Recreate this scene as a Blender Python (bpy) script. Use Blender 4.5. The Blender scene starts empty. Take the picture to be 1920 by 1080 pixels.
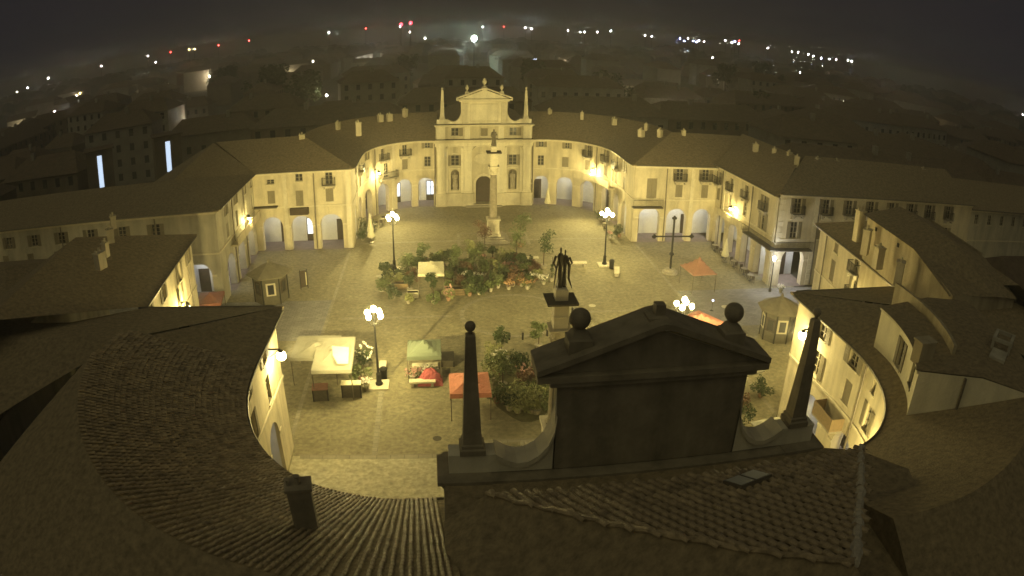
import bpy, math, random
from math import pi, sin, cos, sqrt, radians, atan2, hypot
from mathutils import Vector, Matrix
random.seed(7)
scene = bpy.context.scene
COL = scene.collection

# ---------------------------------------------------------------- camera
cd = bpy.data.cameras.new('webcam')
cam = bpy.data.objects.new('webcam', cd); COL.objects.link(cam)
rt = Vector((0.994169, -0.106893, 0.014241)); up = Vector((0.02589, 0.364795, 0.930728)); fw = Vector((0.104683, 0.924932, -0.365435))
cam.matrix_world = Matrix(((rt.x, up.x, -fw.x, -6.8762), (rt.y, up.y, -fw.y, -59.1956), (rt.z, up.z, -fw.z, 26.0), (0, 0, 0, 1)))
cd.type = 'PANO'
cd.sensor_fit = 'HORIZONTAL'; cd.sensor_width = 36.0; cd.sensor_height = 20.25
cc = cd if hasattr(cd, "panorama_type") else cd.cycles
cc.panorama_type = 'FISHEYE_LENS_POLYNOMIAL'
cc.fisheye_fov = pi
cc.fisheye_polynomial_k0 = 0.0
cc.fisheye_polynomial_k1 = -0.0403430
cc.fisheye_polynomial_k2 = 0.0
cc.fisheye_polynomial_k3 = -8.614687e-06
cc.fisheye_polynomial_k4 = 0.0
cd.clip_start = 0.1; cd.clip_end = 6000
scene.camera = cam

# ---------------------------------------------------------------- world: night sky over a town
w = bpy.data.worlds.new('World'); scene.world = w; w.use_nodes = True
nt = w.node_tree; nt.nodes.clear()
sky = nt.nodes.new('ShaderNodeTexSky'); sky.sky_type = 'NISHITA'; sky.sun_disc = False
sky.sun_elevation = radians(-4); sky.sun_rotation = radians(200)
bg0 = nt.nodes.new('ShaderNodeBackground'); bg0.inputs['Strength'].default_value = 0.05
bg1 = nt.nodes.new('ShaderNodeBackground'); bg1.inputs['Color'].default_value = (0.0135, 0.0125, 0.015, 1); bg1.inputs['Strength'].default_value = 1.0
add = nt.nodes.new('ShaderNodeAddShader'); wo = nt.nodes.new('ShaderNodeOutputWorld')
nt.links.new(sky.outputs[0], bg0.inputs['Color']); nt.links.new(bg0.outputs[0], add.inputs[0]); nt.links.new(bg1.outputs[0], add.inputs[1])
nt.links.new(add.outputs[0], wo.inputs['Surface'])

# very soft warm fill lamp, added to lift dark roofs and church rear
sd = bpy.data.lights.new('night_fill', 'SUN'); sd.energy = 0.27; sd.angle = radians(75); sd.color = (1.0, 0.89, 0.45)
so_ = bpy.data.objects.new('night_fill', sd); COL.objects.link(so_); so_.rotation_euler = Vector((0.35, 0.45, -0.82)).to_track_quat('-Z', 'Y').to_euler()

scene.view_settings.view_transform = 'Standard'; scene.view_settings.look = 'None'
scene.view_settings.exposure = 0.22; scene.view_settings.gamma = 1.0; scene.view_settings.use_curve_mapping = False
scene.cycles.use_denoising = True
scene.cycles.max_bounces = 5; scene.cycles.volume_bounces = 0
scene.cycles.use_light_tree = True
scene.cycles.sample_clamp_indirect = 3.0

K_LAMP = 4.2          # overall strength of the lamps
HAZE = 0.0013

# ---------------------------------------------------------------- materials
MATS = {}
def mat(name, col, rough=0.85, var=0.25, scale=1.2, bump=0.0, bscale=20.0, metal=0.0, spec=0.3, stain=0.0, brick=None, ribs=None):
    if name in MATS: return MATS[name]
    m = bpy.data.materials.new(name); m.use_nodes = True; MATS[name] = m
    n = m.node_tree.nodes; l = m.node_tree.links; b = n['Principled BSDF']
    b.inputs['Roughness'].default_value = rough; b.inputs['Metallic'].default_value = metal
    b.inputs['Specular IOR Level'].default_value = spec
    tc = n.new('ShaderNodeTexCoord')
    no = n.new('ShaderNodeTexNoise'); no.inputs['Scale'].default_value = scale; no.inputs['Detail'].default_value = 6; no.inputs['Roughness'].default_value = 0.65
    l.new(tc.outputs['Object'], no.inputs['Vector'])
    mr = n.new('ShaderNodeMapRange'); mr.inputs['From Min'].default_value = 0.25; mr.inputs['From Max'].default_value = 0.75
    mr.inputs['To Min'].default_value = 1 - var; mr.inputs['To Max'].default_value = 1 + var
    l.new(no.outputs['Fac'], mr.inputs['Value'])
    mx = n.new('ShaderNodeMix'); mx.data_type = 'RGBA'; mx.blend_type = 'MULTIPLY'; mx.inputs['Factor'].default_value = 1.0
    mx.inputs['A'].default_value = (*col, 1); l.new(mr.outputs['Result'], mx.inputs['B'])
    out = mx.outputs['Result']
    if stain > 0:
        mp = n.new('ShaderNodeMapping'); mp.inputs['Scale'].default_value = (1.3, 1.3, 0.18); l.new(tc.outputs['Object'], mp.inputs['Vector'])
        n2 = n.new('ShaderNodeTexNoise'); n2.inputs['Scale'].default_value = 1.0; n2.inputs['Detail'].default_value = 5; l.new(mp.outputs[0], n2.inputs['Vector'])
        m2 = n.new('ShaderNodeMapRange'); m2.inputs['From Min'].default_value = 0.42; m2.inputs['From Max'].default_value = 0.7
        m2.inputs['To Min'].default_value = 1.0; m2.inputs['To Max'].default_value = 1 - stain; l.new(n2.outputs['Fac'], m2.inputs['Value'])
        mz = n.new('ShaderNodeMix'); mz.data_type = 'RGBA'; mz.blend_type = 'MULTIPLY'; mz.inputs['Factor'].default_value = 1.0
        l.new(out, mz.inputs['A']); l.new(m2.outputs['Result'], mz.inputs['B']); out = mz.outputs['Result']
    if brick:
        br = n.new('ShaderNodeTexBrick'); br.inputs['Scale'].default_value = 1.0
        br.inputs['Brick Width'].default_value = brick[0]; br.inputs['Row Height'].default_value = brick[1]; br.inputs['Mortar Size'].default_value = brick[2]
        br.inputs['Color1'].default_value = (1, 1, 1, 1); br.inputs['Color2'].default_value = (0.74, 0.74, 0.76, 1); br.inputs['Mortar'].default_value = (0.5, 0.5, 0.5, 1)
        l.new(tc.outputs['Object'], br.inputs['Vector'])
        mz = n.new('ShaderNodeMix'); mz.data_type = 'RGBA'; mz.blend_type = 'MULTIPLY'; mz.inputs['Factor'].default_value = 1.0
        l.new(out, mz.inputs['A']); l.new(br.outputs['Color'], mz.inputs['B']); out = mz.outputs['Result']
    l.new(out, b.inputs['Base Color'])
    if bump > 0:
        nb = n.new('ShaderNodeTexNoise'); nb.inputs['Scale'].default_value = bscale; nb.inputs['Detail'].default_value = 4; l.new(tc.outputs['Object'], nb.inputs['Vector'])
        bp = n.new('ShaderNodeBump'); bp.inputs['Strength'].default_value = bump; bp.inputs['Distance'].default_value = 0.05
        l.new(nb.outputs['Fac'], bp.inputs['Height']); l.new(bp.outputs[0], b.inputs['Normal'])
    return m
def emis(name, col, s, base=(0.8, 0.8, 0.8)):
    if name in MATS: return MATS[name]
    m = bpy.data.materials.new(name); m.use_nodes = True; MATS[name] = m
    b = m.node_tree.nodes['Principled BSDF']; b.inputs['Base Color'].default_value = (*base, 1)
    b.inputs['Emission Color'].default_value = (*col, 1); b.inputs['Emission Strength'].default_value = s
    m.cycles.emission_sampling = 'NONE'
    return m
YEL = (1.0, 0.80, 0.29)      # warm street light
COOL = (0.95, 0.95, 0.93)     # white light under the arcades

plaster = mat('pale_plaster', (0.56, 0.50, 0.36), 0.9, 0.16, 0.7, 0.3, 6, stain=0.28)
plaster2 = mat('ochre_plaster', (0.43, 0.37, 0.25), 0.9, 0.2, 0.5, 0.3, 6, stain=0.35)
plaster3 = mat('grey_plaster', (0.46, 0.43, 0.34), 0.9, 0.18, 0.6, 0.3, 6, stain=0.3)
stucco = mat('church_stucco', (0.72, 0.67, 0.52), 0.85, 0.12, 1.0, 0.25, 8, stain=0.22)
trim = mat('pale_stone_trim', (0.60, 0.55, 0.42), 0.8, 0.14, 2.0, 0.2, 14, stain=0.15)
inner = mat('arcade_wall', (0.62, 0.62, 0.60), 0.9, 0.12, 0.8, 0.2, 6)
rooftile = mat('clay_roof', (0.25, 0.20, 0.12), 0.85, 0.45, 3.5, 0.8, 9)
tilem = mat('clay_tile', (0.33, 0.26, 0.16), 0.45, 0.75, 2.2, 0.6, 25, spec=0.5)
mortar = mat('ridge_mortar', (0.45, 0.41, 0.33), 0.9, 0.3, 5.0, 0.6, 18)
darkwood = mat('dark_wood', (0.05, 0.034, 0.022), 0.6, 0.3, 4)
shut = mat('shutter_paint', (0.20, 0.175, 0.12), 0.7, 0.2, 5)
frame_m = mat('window_frame_paint', (0.30, 0.27, 0.20), 0.6, 0.1, 5)
glass = mat('dark_glass', (0.02, 0.022, 0.025), 0.12, 0.2, 4, spec=0.7)
iron = mat('black_iron', (0.012, 0.012, 0.012), 0.5, 0.2, 6, metal=0.3)
bronze = mat('dark_bronze', (0.045, 0.04, 0.03), 0.5, 0.3, 8, metal=0.5)
statue_m = mat('weathered_marble', (0.30, 0.27, 0.21), 0.8, 0.5, 6, 0.5, 12)
stonegrey = mat('grey_stone', (0.33, 0.30, 0.24), 0.85, 0.25, 4, 0.4, 15)
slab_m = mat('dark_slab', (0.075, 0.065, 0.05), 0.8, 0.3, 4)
leadm = mat('gutter_metal', (0.16, 0.14, 0.11), 0.5, 0.2, 5, metal=0.4)
white_cloth = mat('white_canvas', (0.31, 0.30, 0.24), 0.8, 0.1, 1.5, 0.3, 5)
green_cloth = mat('green_canvas', (0.125, 0.15, 0.11), 0.8, 0.15, 1.5, 0.3, 5)
red_cloth = mat('red_canvas', (0.60, 0.24, 0.17), 0.8, 0.15, 1.5, 0.3, 5)
darkred = mat('dark_red_cloth', (0.36, 0.09, 0.10), 0.8, 0.2, 1.5, 0.4, 5)
cream_cloth = mat('cream_canvas', (0.70, 0.66, 0.48), 0.8, 0.1, 1.5, 0.3, 5)
leafm = [mat('leaf_green', (0.11, 0.14, 0.055), 0.6, 0.5, 3), mat('leaf_dark', (0.045, 0.068, 0.025), 0.6, 0.5, 3),
         mat('leaf_pale', (0.24, 0.25, 0.11), 0.6, 0.4, 3), mat('leaf_red', (0.15, 0.085, 0.055), 0.6, 0.4, 3)]
flowerm = [mat('petal_white', (0.75, 0.72, 0.65), 0.6, 0.1, 3), mat('petal_pink', (0.52, 0.31, 0.29), 0.6, 0.2, 3),
           mat('petal_orange', (0.45, 0.28, 0.15), 0.6, 0.2, 3)]
barkm = mat('bark', (0.07, 0.05, 0.035), 0.9, 0.4, 8)
soil = mat('soil', (0.06, 0.045, 0.03), 0.95, 0.4, 4, 0.6, 12)
terracotta = mat('terracotta', (0.26, 0.15, 0.10), 0.8, 0.2, 4)
woodm = mat('pale_wood', (0.26, 0.19, 0.11), 0.75, 0.3, 6)
benchm = mat('pale_bench_stone', (0.58, 0.54, 0.42), 0.8, 0.12, 3)
skin = mat('skin', (0.5, 0.33, 0.24), 0.6, 0.1, 3)
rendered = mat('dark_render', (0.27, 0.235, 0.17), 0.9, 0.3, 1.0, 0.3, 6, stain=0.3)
glob_y = emis('lit_globe_warm', (1.0, 0.86, 0.5), 30.0)
glob_w = emis('lit_globe_white', (0.95, 0.97, 1.0), 22.0)
win_cool = emis('lit_window_cool', (0.62, 0.78, 1.0), 0.95)
win_warm = emis('lit_window_warm', (1.0, 0.75, 0.4), 0.9)

# ---------------------------------------------------------------- mesh building
class MB:
    def __init__(s): s.v = []; s.f = []; s.mi = []
    def face(s, pts, m=0):
        b = len(s.v); s.v += [tuple(p) for p in pts]; s.f.append(tuple(range(b, b + len(pts)))); s.mi.append(m)
    def box(s, x0, x1, y0, y1, z0, z1, m=0, M=None):
        b = len(s.v)
        P = [(x0, y0, z0), (x1, y0, z0), (x1, y1, z0), (x0, y1, z0), (x0, y0, z1), (x1, y0, z1), (x1, y1, z1), (x0, y1, z1)]
        if M is not None: P = [tuple(M @ Vector(p)) for p in P]
        s.v += P
        for q in ((3, 2, 1, 0), (4, 5, 6, 7), (0, 1, 5, 4), (1, 2, 6, 5), (2, 3, 7, 6), (3, 0, 4, 7)): s.f.append(tuple(b + i for i in q)); s.mi.append(m)
    def lathe(s, prof, n=12, c=(0, 0, 0), m=0, M=None, sx=1, sy=1):
        b = len(s.v); k = len(prof)
        for r, z in prof:
            for i in range(n):
                a = 2 * pi * i / n; p = Vector((c[0] + r * cos(a) * sx, c[1] + r * sin(a) * sy, c[2] + z))
                s.v.append(tuple(M @ p if M is not None else p))
        for j in range(k - 1):
            for i in range(n):
                i2 = (i + 1) % n; s.f.append((b + j * n + i, b + j * n + i2, b + (j + 1) * n + i2, b + (j + 1) * n + i)); s.mi.append(m)
        s.f.append(tuple(b + i for i in range(n))[::-1]); s.mi.append(m)
        s.f.append(tuple(b + (k - 1) * n + i for i in range(n))); s.mi.append(m)
    def sq(s, prof, c=(0, 0, 0), m=0):          # square lathe (half widths)
        b = len(s.v)
        for r, z in prof:
            for dx, dy in ((-1, -1), (1, -1), (1, 1), (-1, 1)): s.v.append((c[0] + dx * r, c[1] + dy * r, c[2] + z))
        for j in range(len(prof) - 1):
            for i in range(4):
                i2 = (i + 1) % 4; s.f.append((b + j * 4 + i, b + j * 4 + i2, b + j * 4 + 4 + i2, b + j * 4 + 4 + i)); s.mi.append(m)
        s.f.append((b + 3, b + 2, b + 1, b)); s.mi.append(m); t = b + 4 * (len(prof) - 1); s.f.append((t, t + 1, t + 2, t + 3)); s.mi.append(m)
    def tube(s, pts, r, n=6, m=0):
        pts = [Vector(p) for p in pts]; rs = r if isinstance(r, (list, tuple)) else [r] * len(pts)
        b = len(s.v)
        for i, p in enumerate(pts):
            d = (pts[min(i + 1, len(pts) - 1)] - pts[max(i - 1, 0)]).normalized()
            a = d.cross(Vector((0, 0, 1)) if abs(d.z) < 0.9 else Vector((1, 0, 0))).normalized(); c = d.cross(a)
            for k in range(n):
                t = 2 * pi * k / n; s.v.append(tuple(p + (a * cos(t) + c * sin(t)) * rs[i]))
        for j in range(len(pts) - 1):
            for k in range(n):
                k2 = (k + 1) % n; s.f.append((b + j * n + k, b + j * n + k2, b + (j + 1) * n + k2, b + (j + 1) * n + k)); s.mi.append(m)
        s.f.append(tuple(b + k for k in range(n))[::-1]); s.mi.append(m)
        e = b + (len(pts) - 1) * n; s.f.append(tuple(e + k for k in range(n))); s.mi.append(m)
    def ball(s, c, r, n=10, m=0, sz=1.0):
        k = max(4, n // 2 + 1)
        s.lathe([(max(0.001, r * sin(pi * i / k)), -r * sz * cos(pi * i / k)) for i in range(k + 1)], n, c, m)
    def prism(s, poly, y0, y1, m=0):            # polygon in xz extruded in y
        n = len(poly)
        s.face([(p[0], y0, p[1]) for p in poly], m); s.face([(p[0], y1, p[1]) for p in poly][::-1], m)
        for i in range(n):
            a = poly[i]; c = poly[(i + 1) % n]; s.face([(a[0], y0, a[1]), (a[0], y1, a[1]), (c[0], y1, c[1]), (c[0], y0, c[1])], m)
    def prismz(s, poly, z0, z1, m=0):
        n = len(poly)
        s.face([(p[0], p[1], z0) for p in poly][::-1], m); s.face([(p[0], p[1], z1) for p in poly], m)
        for i in range(n):
            a = poly[i]; c = poly[(i + 1) % n]; s.face([(a[0], a[1], z0), (c[0], c[1], z0), (c[0], c[1], z1), (a[0], a[1], z1)], m)
    def mesh(s, name, mats, smooth=False):
        me = bpy.data.meshes.new(name); me.from_pydata(s.v, [], s.f)
        if not isinstance(mats, (list, tuple)): mats = [mats]
        for m in mats: me.materials.append(m)
        if len(mats) > 1: me.polygons.foreach_set('material_index', s.mi)
        if smooth: me.polygons.foreach_set('use_smooth', [True] * len(me.polygons))
        me.update(); return me
def obj(name, mb, mats=None, parent=None, loc=None, rz=0.0, smooth=False, kind=None, label=None):
    me = mb if isinstance(mb, bpy.types.Mesh) else mb.mesh(name, mats, smooth)
    o = bpy.data.objects.new(name, me); COL.objects.link(o)
    if parent: o.parent = parent
    if loc is not None: o.location = loc
    if rz: o.rotation_euler = (0, 0, rz)
    if kind: o['kind'] = kind
    if label: o['label'] = label
    return o
def tag(o, label, cat, group=None):
    o['label'] = label; o['category'] = cat
    if group: o['group'] = group
    return o
def thing(name, label, cat, loc=(0, 0, 0), rz=0.0, group=None):
    o = bpy.data.objects.new(name, None); COL.objects.link(o); o.location = loc; o.rotation_euler = (0, 0, rz); o.empty_display_size = 0.3
    return tag(o, label, cat, group)
def dup(root, loc, rz=0.0, label=None, sc=None):
    def cp(o, par):
        c = o.copy(); COL.objects.link(c)
        if par: c.parent = par
        for ch in list(o.children): cp(ch, c)
        return c
    r = cp(root, None); r.location = loc; r.rotation_euler = (0, 0, rz)
    if sc: r.scale = (sc, sc, sc)
    if label: r['label'] = label
    return r
def lamp(name, loc, power, col, r=0.15, parent=None, spot=None):
    ld = bpy.data.lights.new(name, 'POINT'); ld.energy = power * K_LAMP; ld.color = col; ld.shadow_soft_size = r
    o = bpy.data.objects.new(name, ld); COL.objects.link(o); o.location = loc
    if parent: o.parent = parent
    return o

# ---------------------------------------------------------------- ground
def ground_material(nm='piazza_paving', base=(0.235, 0.212, 0.135, 1)):
    m = bpy.data.materials.new(nm); m.use_nodes = True
    n = m.node_tree.nodes; l = m.node_tree.links; b = n['Principled BSDF']; b.inputs['Roughness'].default_value = 0.75; b.inputs['Specular IOR Level'].default_value = 0.3
    tc = n.new('ShaderNodeTexCoord')
    v = n.new('ShaderNodeTexVoronoi'); v.inputs['Scale'].default_value = 5.0; l.new(tc.outputs['Object'], v.inputs['Vector'])
    no = n.new('ShaderNodeTexNoise'); no.inputs['Scale'].default_value = 0.35; no.inputs['Detail'].default_value = 8; no.inputs['Roughness'].default_value = 0.7; l.new(tc.outputs['Object'], no.inputs['Vector'])
    n2 = n.new('ShaderNodeTexNoise'); n2.inputs['Scale'].default_value = 2.5; n2.inputs['Detail'].default_value = 6; l.new(tc.outputs['Object'], n2.inputs['Vector'])
    r = n.new('ShaderNodeMapRange'); r.inputs['From Min'].default_value = 0.3; r.inputs['From Max'].default_value = 0.7; r.inputs['To Min'].default_value = 0.82; r.inputs['To Max'].default_value = 1.16; l.new(no.outputs['Fac'], r.inputs['Value'])
    r2 = n.new('ShaderNodeMapRange'); r2.inputs['From Min'].default_value = 0.3; r2.inputs['From Max'].default_value = 0.7; r2.inputs['To Min'].default_value = 0.75; r2.inputs['To Max'].default_value = 1.25; l.new(n2.outputs['Fac'], r2.inputs['Value'])
    bw = n.new('ShaderNodeRGBToBW'); l.new(v.outputs['Color'], bw.inputs[0])
    r3 = n.new('ShaderNodeMapRange'); r3.inputs['To Min'].default_value = 0.84; r3.inputs['To Max'].default_value = 1.16; l.new(bw.outputs[0], r3.inputs['Value'])
    a = n.new('ShaderNodeMath'); a.operation = 'MULTIPLY'; l.new(r.outputs[0], a.inputs[0]); l.new(r2.outputs[0], a.inputs[1])
    c = n.new('ShaderNodeMath'); c.operation = 'MULTIPLY'; l.new(a.outputs[0], c.inputs[0]); l.new(r3.outputs[0], c.inputs[1])
    mx = n.new('ShaderNodeMix'); mx.data_type = 'RGBA'; mx.blend_type = 'MULTIPLY'; mx.inputs['Factor'].default_value = 1.0; mx.inputs['A'].default_value = base
    l.new(c.outputs[0], mx.inputs['B']); l.new(mx.outputs['Result'], b.inputs['Base Color'])
    bp = n.new('ShaderNodeBump'); bp.inputs['Strength'].default_value = 0.4; bp.inputs['Distance'].default_value = 0.03; l.new(v.outputs['Distance'], bp.inputs['Height']); l.new(bp.outputs[0], b.inputs['Normal'])
    return m
pav = ground_material()
earth = mat('dark_earth', (0.045, 0.042, 0.03), 0.95, 0.5, 0.02)
band_m = mat('pale_band_stone', (0.34, 0.31, 0.23), 0.8, 0.25, 1.5, 0.2, 8, brick=(0.9, 0.45, 0.02))
streetm = mat('street_stone', (0.27, 0.26, 0.25), 0.7, 0.25, 0.8, 0.3, 12, brick=(0.6, 0.3, 0.02))
arc_floor = mat('arcade_floor_stone', (0.22, 0.175, 0.16), 0.8, 0.25, 1.2, 0.2, 12)
g = MB(); g.face([(-3500, -600, -0.02), (3500, -600, -0.02), (3500, 4500, -0.02), (-3500, 4500, -0.02)]); obj('ground', g, earth, kind='structure')
g = MB(); g.face([(-32, -46, 0), (32, -46, 0), (32, 46, 0), (-32, 46, 0)]); obj('piazza', g, pav, kind='structure')
g = MB(); g.face([(-16.9, -39.6, 0.004), (16.9, -39.6, 0.004), (16.9, -22.2, 0.004), (-16.9, -22.2, 0.004)]); obj('forecourt_paving', g, ground_material('forecourt_paving', (0.40, 0.37, 0.26, 1)), kind='structure')
g = MB()
for x0, x1 in ((-95, -17.5), (17.5, 95)): g.face([(x0, -4.6, 0.004), (x1, -4.6, 0.004), (x1, 4.6, 0.004), (x0, 4.6, 0.004)])
obj('street', g, streetm, kind='structure')
g = MB()
def flat(g, x0, x1, y0, y1, z=0.008): g.face([(x0, y0, z), (x1, y0, z), (x1, y1, z), (x0, y1, z)])
flat(g, -16.4, 16.4, -22.5, -22.0); flat(g, -16.4, 16.4, 22.4, 22.9)
for sx in (-1, 1):
    flat(g, min(sx * 11.2, sx * 11.6), max(sx * 11.2, sx * 11.6), -22.0, -13.6)
    flat(g, min(sx * 5.6, sx * 16.0), max(sx * 5.6, sx * 16.0), -0.2, 0.2); flat(g, min(sx * 17.2, sx * 17.5), max(sx * 17.2, sx * 17.5), -20, 20)
for s in (-1, 1):
    for a, b, c, d in ((-4.0, 4.0, 20.6, 21.0), (-4.0, 4.0, 25.4, 25.8), (-4.4, -4.0, 20.6, 25.8), (4.0, 4.4, 20.6, 25.8)):
        y0, y1 = sorted((s * c, s * d)); flat(g, a, b, y0, y1, 0.012)
n = 64
for i in range(n):
    a0 = 2 * pi * i / n; a1 = 2 * pi * (i + 1) / n
    g.face([(4.55 * cos(a0), 4.55 * sin(a0), 0.008), (5.0 * cos(a0), 5.0 * sin(a0), 0.008), (5.0 * cos(a1), 5.0 * sin(a1), 0.008), (4.55 * cos(a1), 4.55 * sin(a1), 0.008)])
obj('paving', g, band_m, kind='structure')

# ---------------------------------------------------------------- walls along a plan path
def catmull(P, n=5):
    out = []
    for i in range(len(P) - 1):
        p0 = P[max(i - 1, 0)]; p1 = P[i]; p2 = P[i + 1]; p3 = P[min(i + 2, len(P) - 1)]
        for k in range(n):
            t = k / n
            out.append(tuple(.5 * ((2 * p1[j]) + (-p0[j] + p2[j]) * t + (2 * p0[j] - 5 * p1[j] + 4 * p2[j] - p3[j]) * t * t + (-p0[j] + 3 * p1[j] - 3 * p2[j] + p3[j]) * t ** 3) for j in (0, 1)))
    out.append(P[-1]); return out
class Path:
    """plan polyline; side=+1/-1 chooses which side faces out (towards the piazza)"""
    def __init__(s, pts, side):
        s.p = [Vector((a, b)) for a, b in pts]; s.side = side; s.u = [0.0]
        for a, b in zip(s.p[:-1], s.p[1:]): s.u.append(s.u[-1] + (b - a).length)
        s.L = s.u[-1]; s.n = []
        for i in range(len(s.p)):
            d = (s.p[min(i + 1, len(s.p) - 1)] - s.p[max(i - 1, 0)]).normalized(); s.n.append(Vector((d.y, -d.x)) * side)
    def at(s, u, out=0.0, z=0.0):
        i = 0
        if u >= s.L: i = len(s.p) - 2
        else:
            while i < len(s.p) - 2 and s.u[i + 1] < u: i += 1
        t = (u - s.u[i]) / (s.u[i + 1] - s.u[i])
        p = s.p[i].lerp(s.p[i + 1], t); tc = min(max(t, 0), 1); nn = s.n[i].lerp(s.n[i + 1], tc).normalized()
        return Vector((p.x + nn.x * out, p.y + nn.y * out, z))
    def nrm(s, u):
        a = s.at(u, 0); b = s.at(u, 1); return (b - a)
    def rz(s, u):           # rotation that turns local -Y (front) to the outward normal
        q = s.nrm(u); return atan2(q.y, q.x) + pi / 2
    def cuts(s, u0, u1): return [u0] + [x for x in s.u if u0 + 1e-4 < x < u1 - 1e-4] + [u1]
def band(mb, P, u0, u1, z0, z1, o0, o1, m=0, zt=None):
    c = P.cuts(u0, u1); zt = z1 if zt is None else zt
    for a, b in zip(c[:-1], c[1:]):
        q = [P.at(a, o0, z0), P.at(b, o0, z0), P.at(b, o0, zt), P.at(a, o0, zt), P.at(a, o1, z0), P.at(b, o1, z0), P.at(b, o1, z1), P.at(a, o1, z1)]
        mb.face([q[4], q[5], q[6], q[7]], m); mb.face([q[3], q[2], q[6], q[7]], m); mb.face([q[0], q[1], q[5], q[4]], m); mb.face([q[0], q[1], q[2], q[3]], m)
        if a == c[0]: mb.face([q[0], q[3], q[7], q[4]], m)
        if b == c[-1]: mb.face([q[1], q[2], q[6], q[5]], m)
def arch_top(o, u):
    if not o.get('arch'): return o['z1']
    uc = (o['u0'] + o['u1']) / 2; hw = (o['u1'] - o['u0']) / 2; h = o.get('rise', hw)
    return o['z1'] - h + h * sqrt(max(0, 1 - ((u - uc) / hw) ** 2))
def wall(mb, P, u0, u1, z0, z1, ops, m=0, out=0.0, mrev=0):
    ops = [o for o in ops if o['u1'] > u0 and o['u0'] < u1]
    cuts = set(round(x, 4) for x in P.cuts(u0, u1))
    for o in ops:
        cuts |= {round(o['u0'], 4), round(o['u1'], 4)}
        if o.get('arch'):
            for k in range(1, 10): cuts.add(round((o['u0'] + o['u1']) / 2 - (o['u1'] - o['u0']) / 2 * cos(pi * k / 10), 4))
    cuts = sorted(c for c in cuts if u0 - 1e-4 <= c <= u1 + 1e-4)
    for a, b in zip(cuts[:-1], cuts[1:]):
        if b - a < 1e-3: continue
        mid = (a + b) / 2
        cov = sorted([o for o in ops if o['u0'] - 1e-3 < mid < o['u1'] + 1e-3], key=lambda o: o['z0'])
        za = zb = z0
        for o in cov:
            if o['z0'] > za + 1e-3: mb.face([P.at(a, out, za), P.at(b, out, zb), P.at(b, out, o['z0']), P.at(a, out, o['z0'])], m)
            ta, tb = arch_top(o, a), arch_top(o, b); d = out - o.get('d', 0.25)
            mb.face([P.at(a, out, ta), P.at(b, out, tb), P.at(b, d, tb), P.at(a, d, ta)], mrev)
            if o['z0'] > 0.05: mb.face([P.at(a, d, o['z0']), P.at(b, d, o['z0']), P.at(b, out, o['z0']), P.at(a, out, o['z0'])], mrev)
            za, zb = ta, tb
        if z1 > max(za, zb) + 1e-3: mb.face([P.at(a, out, za), P.at(b, out, zb), P.at(b, out, z1), P.at(a, out, z1)], m)
    for o in ops:
        d = out - o.get('d', 0.25)
        for u in (o['u0'], o['u1']):
            if u0 - 1e-3 <= u <= u1 + 1e-3:
                t = arch_top(o, u); mb.face([P.at(u, out, o['z0']), P.at(u, out, t), P.at(u, d, t), P.at(u, d, o['z0'])], mrev)

# window templates, local frame: x along the wall, -y out, origin at the middle of the opening
_tm = {}
def tmesh(key, fn, mats, smooth=False):
    if key not in _tm: mb = MB(); fn(mb); _tm[key] = mb.mesh(key.split('|')[0], mats, smooth)
    return _tm[key]
def win_frame(w, h):
    def f(b):
        t = 0.07
        b.box(-w / 2, -w / 2 + t, -0.04, 0.04, -h / 2, h / 2); b.box(w / 2 - t, w / 2, -0.04, 0.04, -h / 2, h / 2)
        b.box(-w / 2 + t, w / 2 - t, -0.04, 0.04, h / 2 - t, h / 2); b.box(-w / 2 + t, w / 2 - t, -0.04, 0.04, -h / 2, -h / 2 + t)
        b.box(-t * 0.7, t * 0.7, -0.05, 0.03, -h / 2 + t, h / 2 - t)
        nb = 2 if h > 1.2 else 1
        for k in range(1, nb + 1):
            z = -h / 2 + h * k / (nb + 1)
            for s in (-1, 1): b.box(min(s * t * .7, s * (w / 2 - t)), max(s * t * .7, s * (w / 2 - t)), -0.03, 0.02, z - 0.025, z + 0.025)
    return f
def shutter_fn(w, h):
    def f(b):
        b.box(-w / 2, w / 2, -0.03, 0.03, -h / 2, h / 2)
        nl = int(h / 0.16)
        for k in range(nl):
            z = -h / 2 + 0.1 + (h - 0.2) * k / max(1, nl - 1); b.box(-w / 2 + 0.05, w / 2 - 0.05, -0.05, -0.03, z - 0.02, z + 0.03)
    return f
def rail_fn(w, d, h=0.95):
    def f(b):
        b.box(-w / 2, w / 2, -d, -d + 0.04, h - 0.04, h); b.box(-w / 2, -w / 2 + 0.04, -d + 0.04, 0, h - 0.04, h); b.box(w / 2 - 0.04, w / 2, -d + 0.04, 0, h - 0.04, h)
        b.box(-w / 2, w / 2, -d, -d + 0.04, 0.06, 0.1)
        n = max(3, int(w / 0.12))
        for k in range(n + 1):
            x = -w / 2 + 0.015 + (w - 0.03) * k / n; b.box(x - 0.013, x + 0.013, -d + 0.008, -d + 0.032, 0, h - 0.04)
        n = max(2, int(d / 0.12))
        for k in range(1, n):
            y = -d * k / n
            for s in (-1, 1): b.box(s * (w / 2 - 0.02) - 0.012, s * (w / 2 - 0.02) + 0.012, y - 0.012, y + 0.012, 0, h - 0.04)
    return f
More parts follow.
